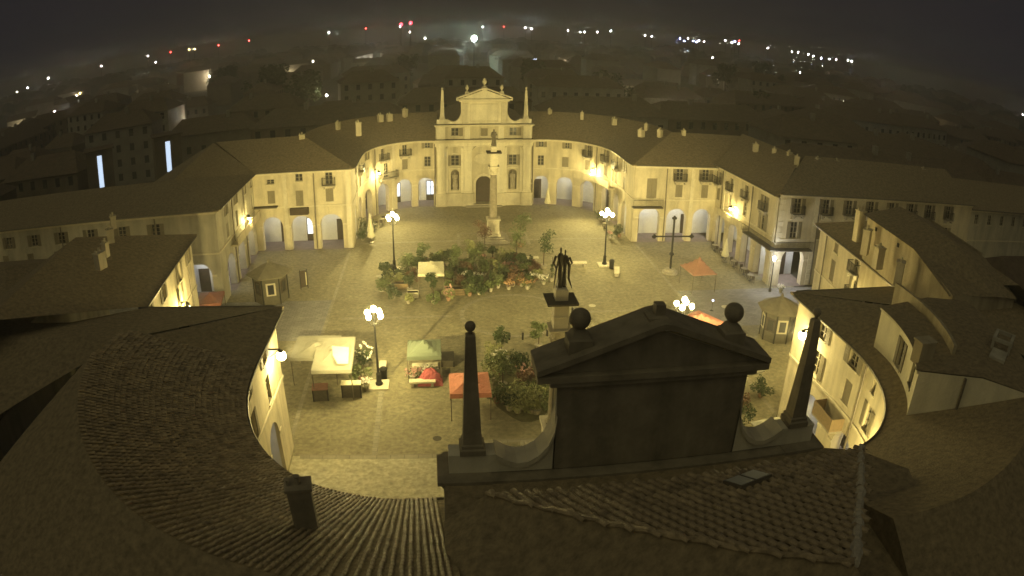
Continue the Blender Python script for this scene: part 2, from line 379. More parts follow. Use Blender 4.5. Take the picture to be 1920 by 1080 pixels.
def add_window(bld, P, u, z, w, h, style='open', lit=None, face=0.0, bal=None):
    """style: open (shutters folded back), closed (shutters shut), plain"""
    rz = P.rz(u)
    loc = P.at(u, face - 0.18, z)
    if style == 'closed':
        root = obj('window', tmesh(f'window|c{w}{h}', lambda b: (b.box(-w / 2 - .1, w / 2 + .1, -0.24, -0.16, -h / 2 - .12, -h / 2), b.box(-w / 2, w / 2, 0.02, 0.06, -h / 2, h / 2)), trim), None, bld, loc, rz)
        for s in (-1, 1): obj('shutter', tmesh(f'shutter|{w/2-.015:.3f}{h:.2f}', shutter_fn(w / 2 - 0.015, h), shut), None, root, (s * w / 4, -0.10, 0))
    else:
        root = obj('window', tmesh(f'window|{w}{h}', win_frame(w, h), frame_m), None, bld, loc, rz)
        obj('pane', tmesh(f'pane|{w}{h}{lit}', lambda b: b.box(-w / 2 + .04, w / 2 - .04, 0.035, 0.045, -h / 2 + .04, h / 2 - .04), {None: glass, 'cool': win_cool, 'warm': win_warm}[lit]), None, root, (0, 0, 0))
        obj('sill', tmesh(f'sill|{w}', lambda b: b.box(-w / 2 - .1, w / 2 + .1, -0.26, -0.05, -0.1, 0), trim), None, root, (0, 0, -h / 2))
        if style == 'open':
            for s in (-1, 1): obj('shutter', tmesh(f'shutter|{w/2:.3f}{h:.2f}', shutter_fn(w / 2, h), shut), None, root, (s * w * 0.77, -0.22, 0))
    if bal:
        bw, bd = bal[:2]
        zb = z - h / 2 - 0.02
        s = obj('balcony', tmesh(f'balcony|{bw}{bd}', lambda b: (b.box(-bw / 2, bw / 2, -bd, 0, -0.16, 0), b.box(-bw / 2 + .15, -bw / 2 + .3, -bd * .8, 0, -0.45, -0.16), b.box(bw / 2 - .3, bw / 2 - .15, -bd * .8, 0, -0.45, -0.16)), stonegrey), None, bld, P.at(u, face + 0.003, zb), rz)
        if len(bal) > 2 and bal[2] == 'stone':
            obj('parapet', tmesh(f'parapet|{bw}{bd}', lambda b: (b.box(-bw / 2, bw / 2, -bd, -bd + .12, 0.003, 0.9), b.box(-bw / 2, -bw / 2 + .12, -bd + .12, 0, 0.003, 0.9), b.box(bw / 2 - .12, bw / 2, -bd + .12, 0, 0.003, 0.9)), plaster2), None, s)
        elif len(bal) > 2 and bal[2] == 'reed':
            obj('reed_screen', tmesh(f'reed|{bw}{bd}', lambda b: (b.box(-bw / 2, bw / 2, -bd, -bd + .03, 0.003, 0.9), b.box(-bw / 2, -bw / 2 + .03, -bd + .03, 0, 0.003, 0.9), b.box(bw / 2 - .03, bw / 2, -bd + .03, 0, 0.003, 0.9)), darkwood), None, s)
        else:
            obj('railing', tmesh(f'railing|{bw}{bd}', rail_fn(bw, bd), iron), None, s)
    return root

CONC = [(6.9, 39.7), (9.5, 39.7), (12.4, 38.7), (14.4, 37), (15.8, 34.8), (16.7, 32), (17, 29), (17, 25)]
CL = catmull(CONC) + [(17.0, 21.1)]
def mir(pts, sx, sy): return [(sx * x, sy * y) for x, y in pts]
def side_of(sx, sy): return 1 if sx * sy > 0 else -1
# CL goes from the church to the corner; outward normal must point to the piazza
PLC = Path(mir(CL, -1, 1), -side_of(-1, 1)); PRC = Path(CL, -side_of(1, 1)); PNR = Path(mir(CL, 1, -1), -side_of(1, -1)); PNL = Path(mir(CL, -1, -1), -side_of(-1, -1))
for P_ in (PLC, PRC, PNR, PNL):
    m_ = P_.nrm(12)
    if m_.x * P_.at(12).x > 0: P_.side *= -1; P_.n = [-q for q in P_.n]
def mkpath(a, b, towards):
    P = Path([a, b], 1); q = P.nrm(P.L / 2); c = P.at(P.L / 2)
    if q.x * (towards[0] - c.x) + q.y * (towards[1] - c.y) < 0: P.n = [-k for k in P.n]
    return P

EAVE, RIDGE = 9.9, 13.0
def arcade(bld, P, u0, u1, depth=3.6, zc=4.85, thick=0.8, doors=()):
    b = MB()
    c = P.cuts(u0, u1)
    for a, e in zip(c[:-1], c[1:]):
        b.face([P.at(a, -depth, 0), P.at(e, -depth, 0), P.at(e, -depth, zc), P.at(a, -depth, zc)])
        b.face([P.at(a, -depth, zc), P.at(e, -depth, zc), P.at(e, -thick, zc), P.at(a, -thick, zc)])
        b.face([P.at(a, -thick, 4.0), P.at(e, -thick, 4.0), P.at(e, -thick, zc), P.at(a, -thick, zc)])
    obj('arcade_back_wall', b, inner, bld)
    b = MB()
    for a, e in zip(c[:-1], c[1:]): b.face([P.at(a, -depth, 0.02), P.at(e, -depth, 0.02), P.at(e, 0.3, 0.02), P.at(a, 0.3, 0.02)])
    obj('arcade_floor', b, arc_floor, bld)
    for (u, w, h, kind) in doors:
        q = MB()
        if kind == 'shop':
            q.box(-w / 2, w / 2, -0.05, 0, 0, h, 0); q.box(-w / 2 + .1, w / 2 - .1, -0.07, -0.05, 0.9, h - .1, 1)
            q.box(-0.04, 0.04, -0.09, -0.07, 0.9, h - .1, 0); q.box(-w / 2 + .1, w / 2 - .1, -0.09, -0.07, 2.0, 2.07, 0)
            obj('shop_window', q, [darkwood, win_cool], bld, P.at(u, -depth + 0.01, 0.02), P.rz(u))
        else:
            q.box(-w / 2, w / 2, -0.06, 0, 0, h); q.box(-0.02, 0.02, -0.08, -0.06, 0, h); 
            for s in (-1, 1): q.box(s * w * .25 - w * .16, s * w * .25 + w * .16, -0.085, -0.06, .3, h * .45); q.box(s * w * .25 - w * .16, s * w * .25 + w * .16, -0.085, -0.06, h * .52, h - .2)
            obj('door', q, darkwood, bld, P.at(u, -depth + 0.01, 0.02), P.rz(u))
_alamp = MB(); _alamp.lathe([(0.05, 0.35), (0.05, 0.12), (0.2, 0.1), (0.2, 0.0), (0.12, -0.06)], 10)
_alm = _alamp.mesh('lamp_globe', [glob_w], True)
def arcade_lamp(bld, P, u, power, col=COOL, z=4.45, out=-2.2):
    p = P.at(u, out, z)
    o = obj('arcade_lamp', _alm, None, bld, p + Vector((0, 0, 0.02)))
    lamp('arcade_light', p + Vector((0, 0, -0.35)), power, col, 0.2, bld)

def roof_strip(name, P, u0, u1, bld, ze=EAVE, zr=RIDGE, run=7.0, back=14.0, mitre=(0, 0), over=0.55, m=None, zend=None):
    """mitre per end: 1 = hip at an outer corner, -1 = valley at an inner corner, 0 = straight end"""
    b = MB(); c = P.cuts(u0, u1); k = (back - run) / run
    def uu(u, off):
        lo = u0 + mitre[0] * off; hi = u1 - mitre[1] * off
        if abs(u - u0) < 1e-6: return lo
        if abs(u - u1) < 1e-6: return hi
        return min(max(u, lo), hi) if lo < hi else (lo + hi) / 2
    def zz(u): return zr if zend is None else zr + (zend - zr) * min(max((u - (u1 - 11)) / 6.0, 0), 1)
    def col(u): return [P.at(uu(u, -over), over, ze), P.at(uu(u, run), -run, zz(u)), P.at(uu(u, back), -back, ze - 0.2), P.at(uu(u, back), -back, 0), P.at(uu(u, -over), over, ze - 0.12), P.at(u, 0, ze - 0.12)]
    cs = [col(u) for u in c]
    for A, B in zip(cs[:-1], cs[1:]):
        for i in ((0, 1), (1, 2), (2, 3), (4, 0), (5, 4)): b.face([A[i[0]], B[i[0]], B[i[1]], A[i[1]]])
    for A, q in ((cs[0], 0), (cs[-1], 1)):
        if mitre[q] == 0: b.face([A[5], A[4], A[0], A[1], A[2]])
    return obj(name, b, m or rooftile, bld)
def downpipe(bld, P, u, z1=EAVE - .15, z0=0.1):
    b = MB(); b.tube([P.at(u, 0.1, z0), P.at(u, 0.1, z1)], 0.07, 6); obj('downpipe', b, leadm, bld)
def eave_trim(bld, P, u0, u1, z=EAVE):
    b = MB(); band(b, P, u0, u1, z - 0.42, z - 0.2, 0.003, 0.22); band(b, P, u0, u1, z - 0.2, z - 0.123, 0.003, 0.38); obj('cornice', b, trim, bld)
    b = MB(); c = P.cuts(u0, u1); b.tube([P.at(u, 0.62, z - 0.04) for u in c], 0.08, 6); obj('gutter', b, leadm, bld)
def string(bld, P, u0, u1, z=5.35, m=None):
    b = MB(); band(b, P, u0, u1, z, z + 0.16, 0.003, 0.1); obj('string_course', b, m or trim, bld)
def pilasters(bld, P, us, w=0.5, z0=0, z1=EAVE - .45):
    for u in us:
        b = MB(); band(b, P, u - w / 2, u + w / 2, z0, z1, 0.003, 0.09); obj('pilaster', b, trim, bld)
def imposts(bld, P, ops, z=None):
    for o in ops:
        if not o.get('arch'): continue
        h = o.get('rise', (o['u1'] - o['u0']) / 2); zz = o['z1'] - h
        for u, s in ((o['u0'], -1), (o['u1'], 1)):
            a, e = sorted((u, u + s * 0.55)); b = MB(); band(b, P, a, e, zz - 0.1, zz + 0.08, 0.004, 0.07); obj('impost', b, trim, bld)
def wing(name, label, P, u0, u1, arches, wins, eaves=True, wallm=None, arc=True, doors=(), lamps=(), pipes=(), pil=(), roof=True, ze=EAVE, zr=RIDGE, run=7.0, back=14.0, bands=(5.35,), mitre=(0, 0), arcu=None, zend=None):
    bld = thing(name, label, 'building')
    ops = [dict(u0=a, u1=b, z0=0, z1=z, arch=True, rise=r, d=0.8) for a, b, z, r in arches]
    for wd in wins: ops.append(dict(u0=wd[0] - wd[2] / 2, u1=wd[0] + wd[2] / 2, z0=wd[1] - wd[3] / 2, z1=wd[1] + wd[3] / 2, d=0.3))
    b = MB(); wall(b, P, u0, u1, 0, ze - 0.1, ops); obj('wall', b, wallm or plaster, bld)
    imposts(bld, P, ops)
    for wd in wins:
        kw = wd[5] if len(wd) > 5 else {}
        add_window(bld, P, wd[0], wd[1], wd[2], wd[3], wd[4], **kw)
    for z in bands: string(bld, P, u0, u1, z)
    eave_trim(bld, P, u0, u1, ze)
    if arc: arcade(bld, P, *(arcu or (u0, u1)), doors=doors)
    for l in lamps: arcade_lamp(bld, P, *l)
    for u in pipes: downpipe(bld, P, u, ze - .15)
    if pil: pilasters(bld, P, pil, z1=ze - .45)
    if roof: roof_strip('roof', P, u0, u1, bld, ze, zr, run, back, mitre, zend=zend)
    return bld
def wall_lamp(P, u, z, power, label, flood=None):
    t = thing('wall_lamp', label, 'lamp', P.at(u, 0.0, z), P.rz(u), 'floodlights on the piazza walls')
    b = MB(); b.box(-0.05, 0.05, -0.75, 0, 0.3, 0.36); b.tube([(0, 0, -0.2), (0, -0.35, 0.05), (0, -0.7, 0.3)], 0.025); obj('bracket', b, iron, t)
    b = MB(); b.lathe([(0.1, 0.28), (0.17, 0.2), (0.17, 0.0), (0.1, -0.03)], 10, (0, -0.75, 0)); obj('housing', b, iron, t)
    b = MB(); b.ball((0, -0.75, -0.08), 0.17 if z < 8 else 0.30, 12); obj('globe', b, glob_y, t, smooth=True)
    lamp('wall_light', (0, -0.95, -0.36), power, YEL, 0.18, t)
    if flood:
        aim, fp, cone = flood
        p0 = P.at(u, 1.15, z - .05); ld = bpy.data.lights.new('flood_beam', 'SPOT'); ld.energy = fp; ld.color = YEL; ld.shadow_soft_size = .12; ld.spot_size = radians(cone); ld.spot_blend = 1.0
        o = bpy.data.objects.new('flood_beam', ld); COL.objects.link(o); o.parent = t; o.matrix_parent_inverse = (Matrix.Translation(t.location) @ Matrix.Rotation(t.rotation_euler.z, 4, 'Z')).inverted()
        o.location = p0; o.rotation_euler = (Vector(aim) - p0).to_track_quat('-Z', 'Y').to_euler()
    return t

# ---------------------------------------------------------------- church fronts (two twins facing each other)
def statue_mesh(b, c, h, robe=0.2, n=12, lean=0.0, wings=False):
    """a draped standing figure: robe, folds, arms, head"""
    rnd = random.Random(int(h * 100 + c[0] * 7))
    k = 14; st = len(b.v)
    prof = [(0.92, 0), (1.0, .06), (.86, .2), (.74, .38), (.70, .5), (.78, .6), (.92, .72), (.98, .79), (.74, .84), (.30, .865), (.24, .885), (.36, .92), (.34, .96), (.2, .99), (.03, 1.0)]
    rings = []
    for r, t in prof:
        z = t * h; ring = []
        for i in range(k):
            a = 2 * pi * i / k; fold = 1 + (0.14 * sin(a * 5 + t * 6) if t < .8 else 0)
            fl = 0.72 if .55 < t < .85 else 0.9
            if t > .86: fl = 1.0
            ring.append((c[0] + r * robe * h * fold * cos(a) * .62 + lean * t * h, c[1] + r * robe * h * fold * sin(a) * fl * .62, c[2] + z))
        rings.append(ring)
    for ring in rings: b.v += ring
    for j in range(len(rings) - 1):
        for i in range(k):
            i2 = (i + 1) % k; b.f.append((st + j * k + i, st + j * k + i2, st + (j + 1) * k + i2, st + (j + 1) * k + i)); b.mi.append(0)
    b.f.append(tuple(range(st, st + k))[::-1]); b.mi.append(0)
    x, y, z = c
    b.tube([(x - .11 * h + lean * .8 * h, y, z + .79 * h), (x - .17 * h, y - .03 * h, z + .62 * h), (x - .12 * h, y - .13 * h, z + .52 * h)], [.035 * h, .03 * h, .02 * h], 7)
    b.tube([(x + .11 * h + lean * .8 * h, y, z + .79 * h), (x + .18 * h, y - .02 * h, z + .64 * h), (x + .13 * h, y - .14 * h, z + .66 * h)], [.035 * h, .03 * h, .02 * h], 7)
def urn(b, c, h):
    b.lathe([(r * h, z * h) for r, z in ((.16, 0), (.16, .08), (.08, .14), (.07, .2), (.2, .36), (.26, .52), (.24, .66), (.12, .72), (.15, .78), (.14, .84), (.07, .92), (.02, 1.0))], 12, c)
def church(sy, label, near=False):
    rz = 0 if sy > 0 else pi
    trim_ = rendered if near else trim  # near trims take a darker colour for their unlit rear side
    t = thing('church', label, 'church', (0, sy * 39.7, 0), rz)
    P = Path([(-6.9, 0), (6.9, 0)], 1)
    P.n = [Vector((0, -1))] * 2
    X = lambda x: x + 6.9
    ops = [dict(u0=X(-1.15), u1=X(1.15), z0=0, z1=4.35, arch=True, d=0.9)]
    for s in (-1, 1):
        ops.append(dict(u0=X(s * 4.15 - .6), u1=X(s * 4.15 + .6), z0=2.35, z1=5.35, arch=True, d=0.55))
        ops.append(dict(u0=X(s * 4.15 - .6), u1=X(s * 4.15 + .6), z0=5.95, z1=7.5, d=0.3))
        ops.append(dict(u0=X(s * 4.15 - .55), u1=X(s * 4.15 + .55), z0=10.3, z1=11.5, d=0.3))
    ops.append(dict(u0=X(-.5), u1=X(.5), z0=10.25, z1=11.4, d=0.3))
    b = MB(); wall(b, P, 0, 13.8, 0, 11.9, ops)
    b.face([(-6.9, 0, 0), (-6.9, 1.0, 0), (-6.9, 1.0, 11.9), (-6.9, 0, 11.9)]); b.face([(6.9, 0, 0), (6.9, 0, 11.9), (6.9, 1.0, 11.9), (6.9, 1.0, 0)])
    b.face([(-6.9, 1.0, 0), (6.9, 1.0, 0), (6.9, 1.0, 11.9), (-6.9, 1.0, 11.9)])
    obj('wall', b, mat('church_bay_shaded', (0.54, 0.49, 0.36), 0.9, 0.16, 0.9, 0.25, 8, stain=0.35), t)  # bays toned darker than the pilasters; relief shade put into the colour
    for x in (-7.03, 7.03): q = MB(); q.tube([(x, -.12, .1), (x, -.12, 9.2)], .08, 6); obj('downpipe', q, leadm, t)
    # niche and door backs
    for s in (-1, 1):
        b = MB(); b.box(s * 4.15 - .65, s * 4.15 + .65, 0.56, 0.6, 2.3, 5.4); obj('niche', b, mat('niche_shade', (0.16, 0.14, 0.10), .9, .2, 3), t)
        b = MB(); statue_mesh(b, (s * 4.15, 0.12, 2.75), 2.25, .3); b.sq([(.32, 0), (.32, .32), (.26, .4)], (s * 4.15, 0.15, 2.35)); obj('niche_statue', b, statue_m, t, smooth=False)
    b = MB(); b.box(-1.15, 1.15, 0.86, 0.9, 0, 4.3); b.box(-.03, .03, 0.82, 0.86, 0, 4.3)
    for i in (-1, 1):
        for z in (0.3, 1.4, 2.5): b.box(i * .58 - .4, i * .58 + .4, 0.81, 0.86, z, z + .9)
    obj('door', b, darkwood, t)
    b = MB()
    for k in range(12):
        a0, a1 = pi * k / 12, pi * (k + 1) / 12
        for r0, r1, y in ((1.2, 1.5, -0.1),):
            q = [(r0 * cos(a0), y, 3.2 + r0 * sin(a0)), (r1 * cos(a0), y, 3.2 + r1 * sin(a0)), (r1 * cos(a1), y, 3.2 + r1 * sin(a1)), (r0 * cos(a1), y, 3.2 + r0 * sin(a1))]
            b.face(q); b.face([q[1], (q[1][0], -0.003, q[1][2]), (q[2][0], -0.003, q[2][2]), q[2]]); b.face([q[0], (q[0][0], -0.003, q[0][2]), (q[3][0], -0.003, q[3][2]), q[3]])
    for s in (-1, 1): b.box(min(s * 1.2, s * 1.5), max(s * 1.2, s * 1.5), -0.1, -0.003, 2.0, 3.2)
    b.box(-0.16, 0.16, -0.2, -0.102, 4.35, 4.85)
    obj('door_surround', b, trim, t)
    # plinths
    for x0, x1, y in ((-6.95, -5.35, .55), (-5.34, -3.1, .3), (-3.09, -1.55, .55), (1.55, 3.09, .55), (3.1, 5.34, .3), (5.35, 6.95, .55)):
        b = MB(); b.box(x0, x1, -y, -0.003, 0, 1.7); b.box(x0 - .05, x1 + .05, -y - .1, -0.003, 1.703, 1.9); b.box(x0 - .03, x1 + .03, -y - .05, -0.003, 0.001, .25, 0); obj('plinth', b, trim, t)
    # giant pilasters
    for x in (-6.15, -2.3, 2.3, 6.15):
        wd = .55
        b = MB(); b.box(x - wd, x + wd, -.32, -0.003, 1.904, 8.1); b.box(x - wd - .08, x + wd + .08, -.4, -0.003, 1.906, 2.2); b.box(x - wd - .06, x + wd + .06, -.38, -0.003, 8.103, 8.25)
        b.box(x - wd, x + wd, -.34, -0.003, 8.253, 8.65); b.box(x - wd - .12, x + wd + .12, -.46, -0.003, 8.653, 8.8)
        for s in (-1, 1): b.lathe([(.14, -.02), (.14, .02)], 8, (0, 0, 0), M=Matrix.Translation((x + s * (wd - .05), -.42, 8.5)) @ Matrix.Rotation(pi / 2, 4, 'X'))
        obj('pilaster', b, stucco, t)
    for x in (-5.35, -3.1, 3.1, 5.35):
        b = MB(); b.box(x - .2, x + .2, -.16, -0.003, 1.904, 8.65); obj('pilaster', b, stucco, t)
    for s in (-1, 1):
        for z0, z1 in ((2.1, 2.2), (5.72, 5.8)): b = MB(); b.box(s * 4.2 - .9, s * 4.2 + .9, -.09, -.003, z0, z1); obj('panel_moulding', b, trim, t)
    # entablature
    b = MB(); b.box(-7.0, 7.0, -.3, -0.003, 8.803, 9.35)
    for x in (-6.15, -2.3, 2.3, 6.15): b.box(x - .6, x + .6, -.42, -.303, 8.806, 9.35)
    obj('frieze', b, stucco, t)
    b = MB(); b.box(-7.15, 7.15, -.55, 0.5, 9.353, 9.55); b.box(-7.3, 7.3, -.75, 0.5, 9.553, 9.72); b.box(-7.2, 7.2, -.6, 0.5, 9.723, 9.85); obj('cornice', b, trim, t)
    # curved hoods over the bays
    for xc, hw in ((-4.2, 1.35), (4.2, 1.35), (0, 1.6)):
        b = MB()
        for k in range(10):
            x0 = -hw + 2 * hw * k / 10; x1 = -hw + 2 * hw * (k + 1) / 10
            f = lambda x: 8.25 + .55 * sqrt(max(0, 1 - (x / hw) ** 2))
            z0, z1 = f(x0), f(x1)
            q = [(xc + x0, -.36, z0), (xc + x1, -.36, z1), (xc + x1, -.36, z1 + .16), (xc + x0, -.36, z0 + .16)]
            b.face(q); b.face([q[3], q[2], (xc + x1, -.003, z1 + .16), (xc + x0, -.003, z0 + .16)]); b.face([q[0], q[1], (xc + x1, -.003, z1), (xc + x0, -.003, z0)])
        obj('hood_moulding', b, trim, t)
    for s in (-1, 1):
        add_window(t, P, X(s * 4.15), 6.725, 1.2, 1.55, 'open')
        add_window(t, P, X(s * 4.15), 10.9, 1.1, 1.2, 'plain')
        q = MB(); q.box(-.28, .28, -.03, .03, -.6, .6); obj('shutter', q, shut, t, (s * 4.15 + .85, -0.05, 10.9))
        q = MB(); q.box(s * 4.15 - .75, s * 4.15 + .75, -.2, -.003, 5.5, 5.68); obj('window_moulding', q, trim, t); q = MB(); q.box(s * 4.15 - .5, s * 4.15 + .5, -.16, -.003, 7.7, 7.85); obj('window_moulding', q, trim, t)
    add_window(t, P, X(0), 10.825, 1.0, 1.15, 'closed')
    b = MB()
    for k in range(20):
        a0, a1 = 2 * pi * k / 20, 2 * pi * (k + 1) / 20
        for r0, r1, y in ((.82, 1.0, -.1), (0.0, .82, -.04)):
            b.face([(r0 * 1.45 * cos(a0), y, 6.95 + r0 * .8 * sin(a0)), (r1 * 1.45 * cos(a0), y, 6.95 + r1 * .8 * sin(a0)), (r1 * 1.45 * cos(a1), y, 6.95 + r1 * .8 * sin(a1)), (r0 * 1.45 * cos(a1), y, 6.95 + r0 * .8 * sin(a1))])
        b.face([(1.45 * cos(a0), -.1, 6.95 + .8 * sin(a0)), (1.45 * cos(a1), -.1, 6.95 + .8 * sin(a1)), (1.45 * cos(a1), -.003, 6.95 + .8 * sin(a1)), (1.45 * cos(a0), -.003, 6.95 + .8 * sin(a0))])
    obj('cartouche', b, trim, t)
    # attic pilasters and cornice
    for x, hw in ((-6.15, .6), (-2.4, .4), (2.4, .4), (6.15, .6)): b = MB(); b.box(x - hw, x + hw, -.22, -0.003, 9.87, 11.7); obj('attic_pilaster', b, stucco, t)
    for args in ((-7.35, 7.35, -.8, -.003, 9.853, 9.868), (-7.2, 7.2, -.55, -.01, 12.033, 12.045)) if not near else ():  # dark sheets laid on the cornice tops as painted shade
        b = MB(); b.box(*args); obj('cornice_shade', b, slab_m, t)
    b = MB(); b.box(-7.0, 7.0, -.3, 1.1, 11.703, 11.86); b.box(-7.15, 7.15, -.5, 1.2, 11.863, 12.0)
    for x in (-6.15, 6.15): b.box(x - .8, x + .8, -.62, 1.25, 11.866, 12.03)
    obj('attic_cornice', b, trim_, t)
    # gable wall with scrolled shoulders
    half = [(6.75, 12.03), (6.75, 12.75), (5.2, 12.75), (4.85, 12.5), (4.5, 12.36), (4.15, 12.4), (3.8, 12.62), (3.5, 13.0), (3.32, 13.5), (3.25, 14.1), (3.3, 15.3)]
    poly = half + [(-x, z) for x, z in half[::-1]]
    b = MB()
    # triangulate as strips from the base line
    for s in (-1, 1):
        pts = half[1:]
        for (xa, za), (xb, zb) in zip(pts[:-1], pts[1:]):
            if abs(xa - xb) < 1e-3: continue
            q = [(s * xa, za), (s * xb, zb), (s * xb, 12.03), (s * xa, 12.03)]
            for y in (0.0, 0.7): b.face([(x, y, z) for x, z in q])
            b.face([(s * xa, 0, za), (s * xa, .7, za), (s * xb, .7, zb), (s * xb, 0, zb)])
        b.face([(s * 6.75, 0, 12.03), (s * 6.75, .7, 12.03), (s * 6.75, .7, 12.75), (s * 6.75, 0, 12.75)])
        b.face([(s * 3.25, 0, 14.1), (s * 3.25, .7, 14.1), (s * 3.3, .7, 15.3), (s * 3.3, 0, 15.3)])
    for y in (0.0, 0.7):
        b.face([(-3.3, y, 15.3), (-3.25, y, 14.1), (-3.25, y, 12.03), (3.25, y, 12.03), (3.25, y, 14.1), (3.3, y, 15.3)])
    obj('gable_wall', b, stucco, t)
    for s in (-1, 1):       # rims of the scrolls
        b = MB()
        pts = half[2:10]
        for (xa, za), (xb, zb) in zip(pts[:-1], pts[1:]):
            b.face([(s * xa, -.14, za + .08), (s * xb, -.14, zb + .08), (s * xb, -.14, zb - .12), (s * xa, -.14, za - .12)])
            b.face([(s * xa, -.14, za + .08), (s * xb, -.14, zb + .08), (s * xb, .84, zb + .08), (s * xa, .84, za + .08)])
            b.face([(s * xa, .84, za + .08), (s * xb, .84, zb + .08), (s * xb, .84, zb - .12), (s * xa, .84, za - .12)])
            b.face([(s * xa, -.14, za - .12), (s * xb, -.14, zb - .12), (s * xb, 0, zb - .12), (s * xa, 0, za - .12)])
        obj('scroll_rim', b, trim, t)
    b = MB()
    for x, hw in ((-2.75, .35), (2.75, .35)): b.box(x - hw, x + hw, -.2, -.003, 12.04, 15.1); b.box(x - hw - .06, x + hw + .06, -.26, -.003, 12.045, 12.3)
    b.box(-2.0, 2.0, -.07, -.003, 12.35, 12.5); b.box(-2.0, 2.0, -.07, -.003, 14.85, 15.0); b.box(-2.0, -1.87, -.07, -.003, 12.5, 14.85); b.box(1.87, 2.0, -.07, -.003, 12.5, 14.85)
    obj('gable_panel', b, trim, t)
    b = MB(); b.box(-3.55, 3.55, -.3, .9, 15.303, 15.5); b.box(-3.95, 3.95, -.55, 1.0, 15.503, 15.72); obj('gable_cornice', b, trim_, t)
    b = MB(); b.prism([(-3.6, 15.723), (3.6, 15.723), (0, 17.05)], -.2, .7); obj('pediment', b, stucco, t)
    b = MB()
    L = [(3.98, 15.73), (0.25, 17.12), (0, 17.16)]
    for s in (-1, 1):
        for (xa, za), (xb, zb) in zip(L[:-1], L[1:]):
            q = [(s * xa, za), (s * xb, zb), (s * xb, zb + .2), (s * xa, za + .2)]
            for y in (-.55, 1.0): b.face([(x, y, z) for x, z in q])
            b.face([(q[3][0], -.55, q[3][1]), (q[2][0], -.55, q[2][1]), (q[2][0], 1.0, q[2][1]), (q[3][0], 1.0, q[3][1])])
            b.face([(q[0][0], -.55, q[0][1]), (q[1][0], -.55, q[1][1]), (q[1][0], 1.0, q[1][1]), (q[0][0], 1.0, q[0][1])])
        b.face([(s * 3.98, -.55, 15.73), (s * 3.98, 1.0, 15.73), (s * 3.98, 1.0, 15.93), (s * 3.98, -.55, 15.93)])
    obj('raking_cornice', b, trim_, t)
    if near:  # thin dark faces put the shade of the unlit rear into the colour
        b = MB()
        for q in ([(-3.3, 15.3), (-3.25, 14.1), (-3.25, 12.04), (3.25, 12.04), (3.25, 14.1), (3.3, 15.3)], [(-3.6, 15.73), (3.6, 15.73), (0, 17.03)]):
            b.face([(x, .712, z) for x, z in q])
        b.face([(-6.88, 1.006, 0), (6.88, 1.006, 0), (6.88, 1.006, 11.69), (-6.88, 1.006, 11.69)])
        obj('rear_shade', b, rendered, t)
    # obelisks
    for s in (-1, 1):
        b = MB(); b.sq([(.42, 12.753), (.42, 12.95), (.36, 13.0), (.36, 13.1), (.31, 13.15), (.15, 16.95), (.10, 17.0)], (s * 5.95, .35, 0))
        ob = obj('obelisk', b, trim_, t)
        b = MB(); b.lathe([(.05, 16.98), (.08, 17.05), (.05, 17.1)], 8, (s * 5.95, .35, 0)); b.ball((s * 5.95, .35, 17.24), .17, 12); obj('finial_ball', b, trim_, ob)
    # urns or balls on the gable
    for s in (-1, 1):
        b = MB()
        if near:
            b.sq([(.38, 16.3), (.38, 16.75), (.3, 16.8), (.2, 16.98), (.12, 17.05)], (s * 2.6, .3, 0)); b.ball((s * 2.6, .3, 17.36), .34, 22)
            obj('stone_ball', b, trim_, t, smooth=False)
        else:
            b.sq([(.3, 16.2), (.3, 16.75)], (s * 2.45, .2, 0)); urn(b, (s * 2.45, .2, 16.75), 1.05); obj('urn', b, trim, t)
    b = MB()
    if near:
        b.sq([(.34, 17.0), (.34, 17.35), (.22, 17.4)], (0.1, .2, 0)); b.box(-.12, .2, .05, .4, 17.4, 17.75)
        obj('broken_finial', b, trim_, t)
    else:
        b.sq([(.42, 17.0), (.42, 17.35), (.3, 17.45)], (0, .2, 0)); urn(b, (0, .2, 17.45), 1.35); obj('urn', b, trim, t)
    # steps and body
    b = MB(); b.box(-2.6, 2.6, -1.3, -.6, 0.005, .14); b.box(-1.5, 1.5, -.6, .85, 0.006, .28); obj('step', b, stonegrey, t)
    b = MB()
    if not near:
        b.box(-6.4, 6.4, 1.003, 22, 0, 11.3); obj('nave_wall', b, plaster2, t)
        b = MB(); b.prism([(-6.9, 11.303), (6.9, 11.303), (0, 14.1)], 1.1, 22.3); obj('nave_roof', b, rooftile, t)
    return t
c_far = church(1, 'lit church front with two obelisks at the far end of the piazza, seen face on')
c_near = church(-1, 'near church seen from behind, its dark gable with two stone balls', near=True)

# body of the near church in world coordinates (children of the church)
def wparent(o, par):
    o.parent = par; o.matrix_parent_inverse = Matrix.Translation(par.location).to_4x4().inverted() if abs(par.rotation_euler.z) < 1e-6 else (Matrix.Translation(par.location) @ Matrix.Rotation(par.rotation_euler.z, 4, 'Z')).inverted()
    return o
L_ = Vector((-5.7, -43.1, 13.2)); E1 = Vector((4.95, -45.7, 15.35)); E2 = Vector((0.65, -51.7, 17.15))
def fan(b, pts): b.face(pts)
b = MB(); b.face([L_, E1, E2]); S3 = Vector((-7.0, -50.5, 12.4)); S4 = Vector((-3.5, -56.5, 12.4)); S5 = Vector((5.0, -56.5, 12.2))
b.face([L_, E2, S4, S3]); b.face([L_, S3, Vector((-7.0, -43.1, 12.2))]); b.face([E2, S5, S4])
wparent(obj('roof', b, rooftile), c_near)
b = MB()
pl = [(-6.95, -40.75), (7.0, -40.75), (8.7, -41.4), (10.2, -43.2), (8.0, -50.0), (5.0, -56.5), (-3.5, -56.5), (-7.0, -50.5)]
b.prismz(pl, 0, 11.75)
b.face([L_, E1, (E1.x, E1.y, 11.7), (L_.x, L_.y, 11.7)]); b.face([E1, E2, (E2.x, E2.y, 11.7), (E1.x, E1.y, 11.7)]); b.face([L_, (-7, -43.1, 12.2), (-7, -43.1, 11.7), (L_.x, L_.y, 11.7)])
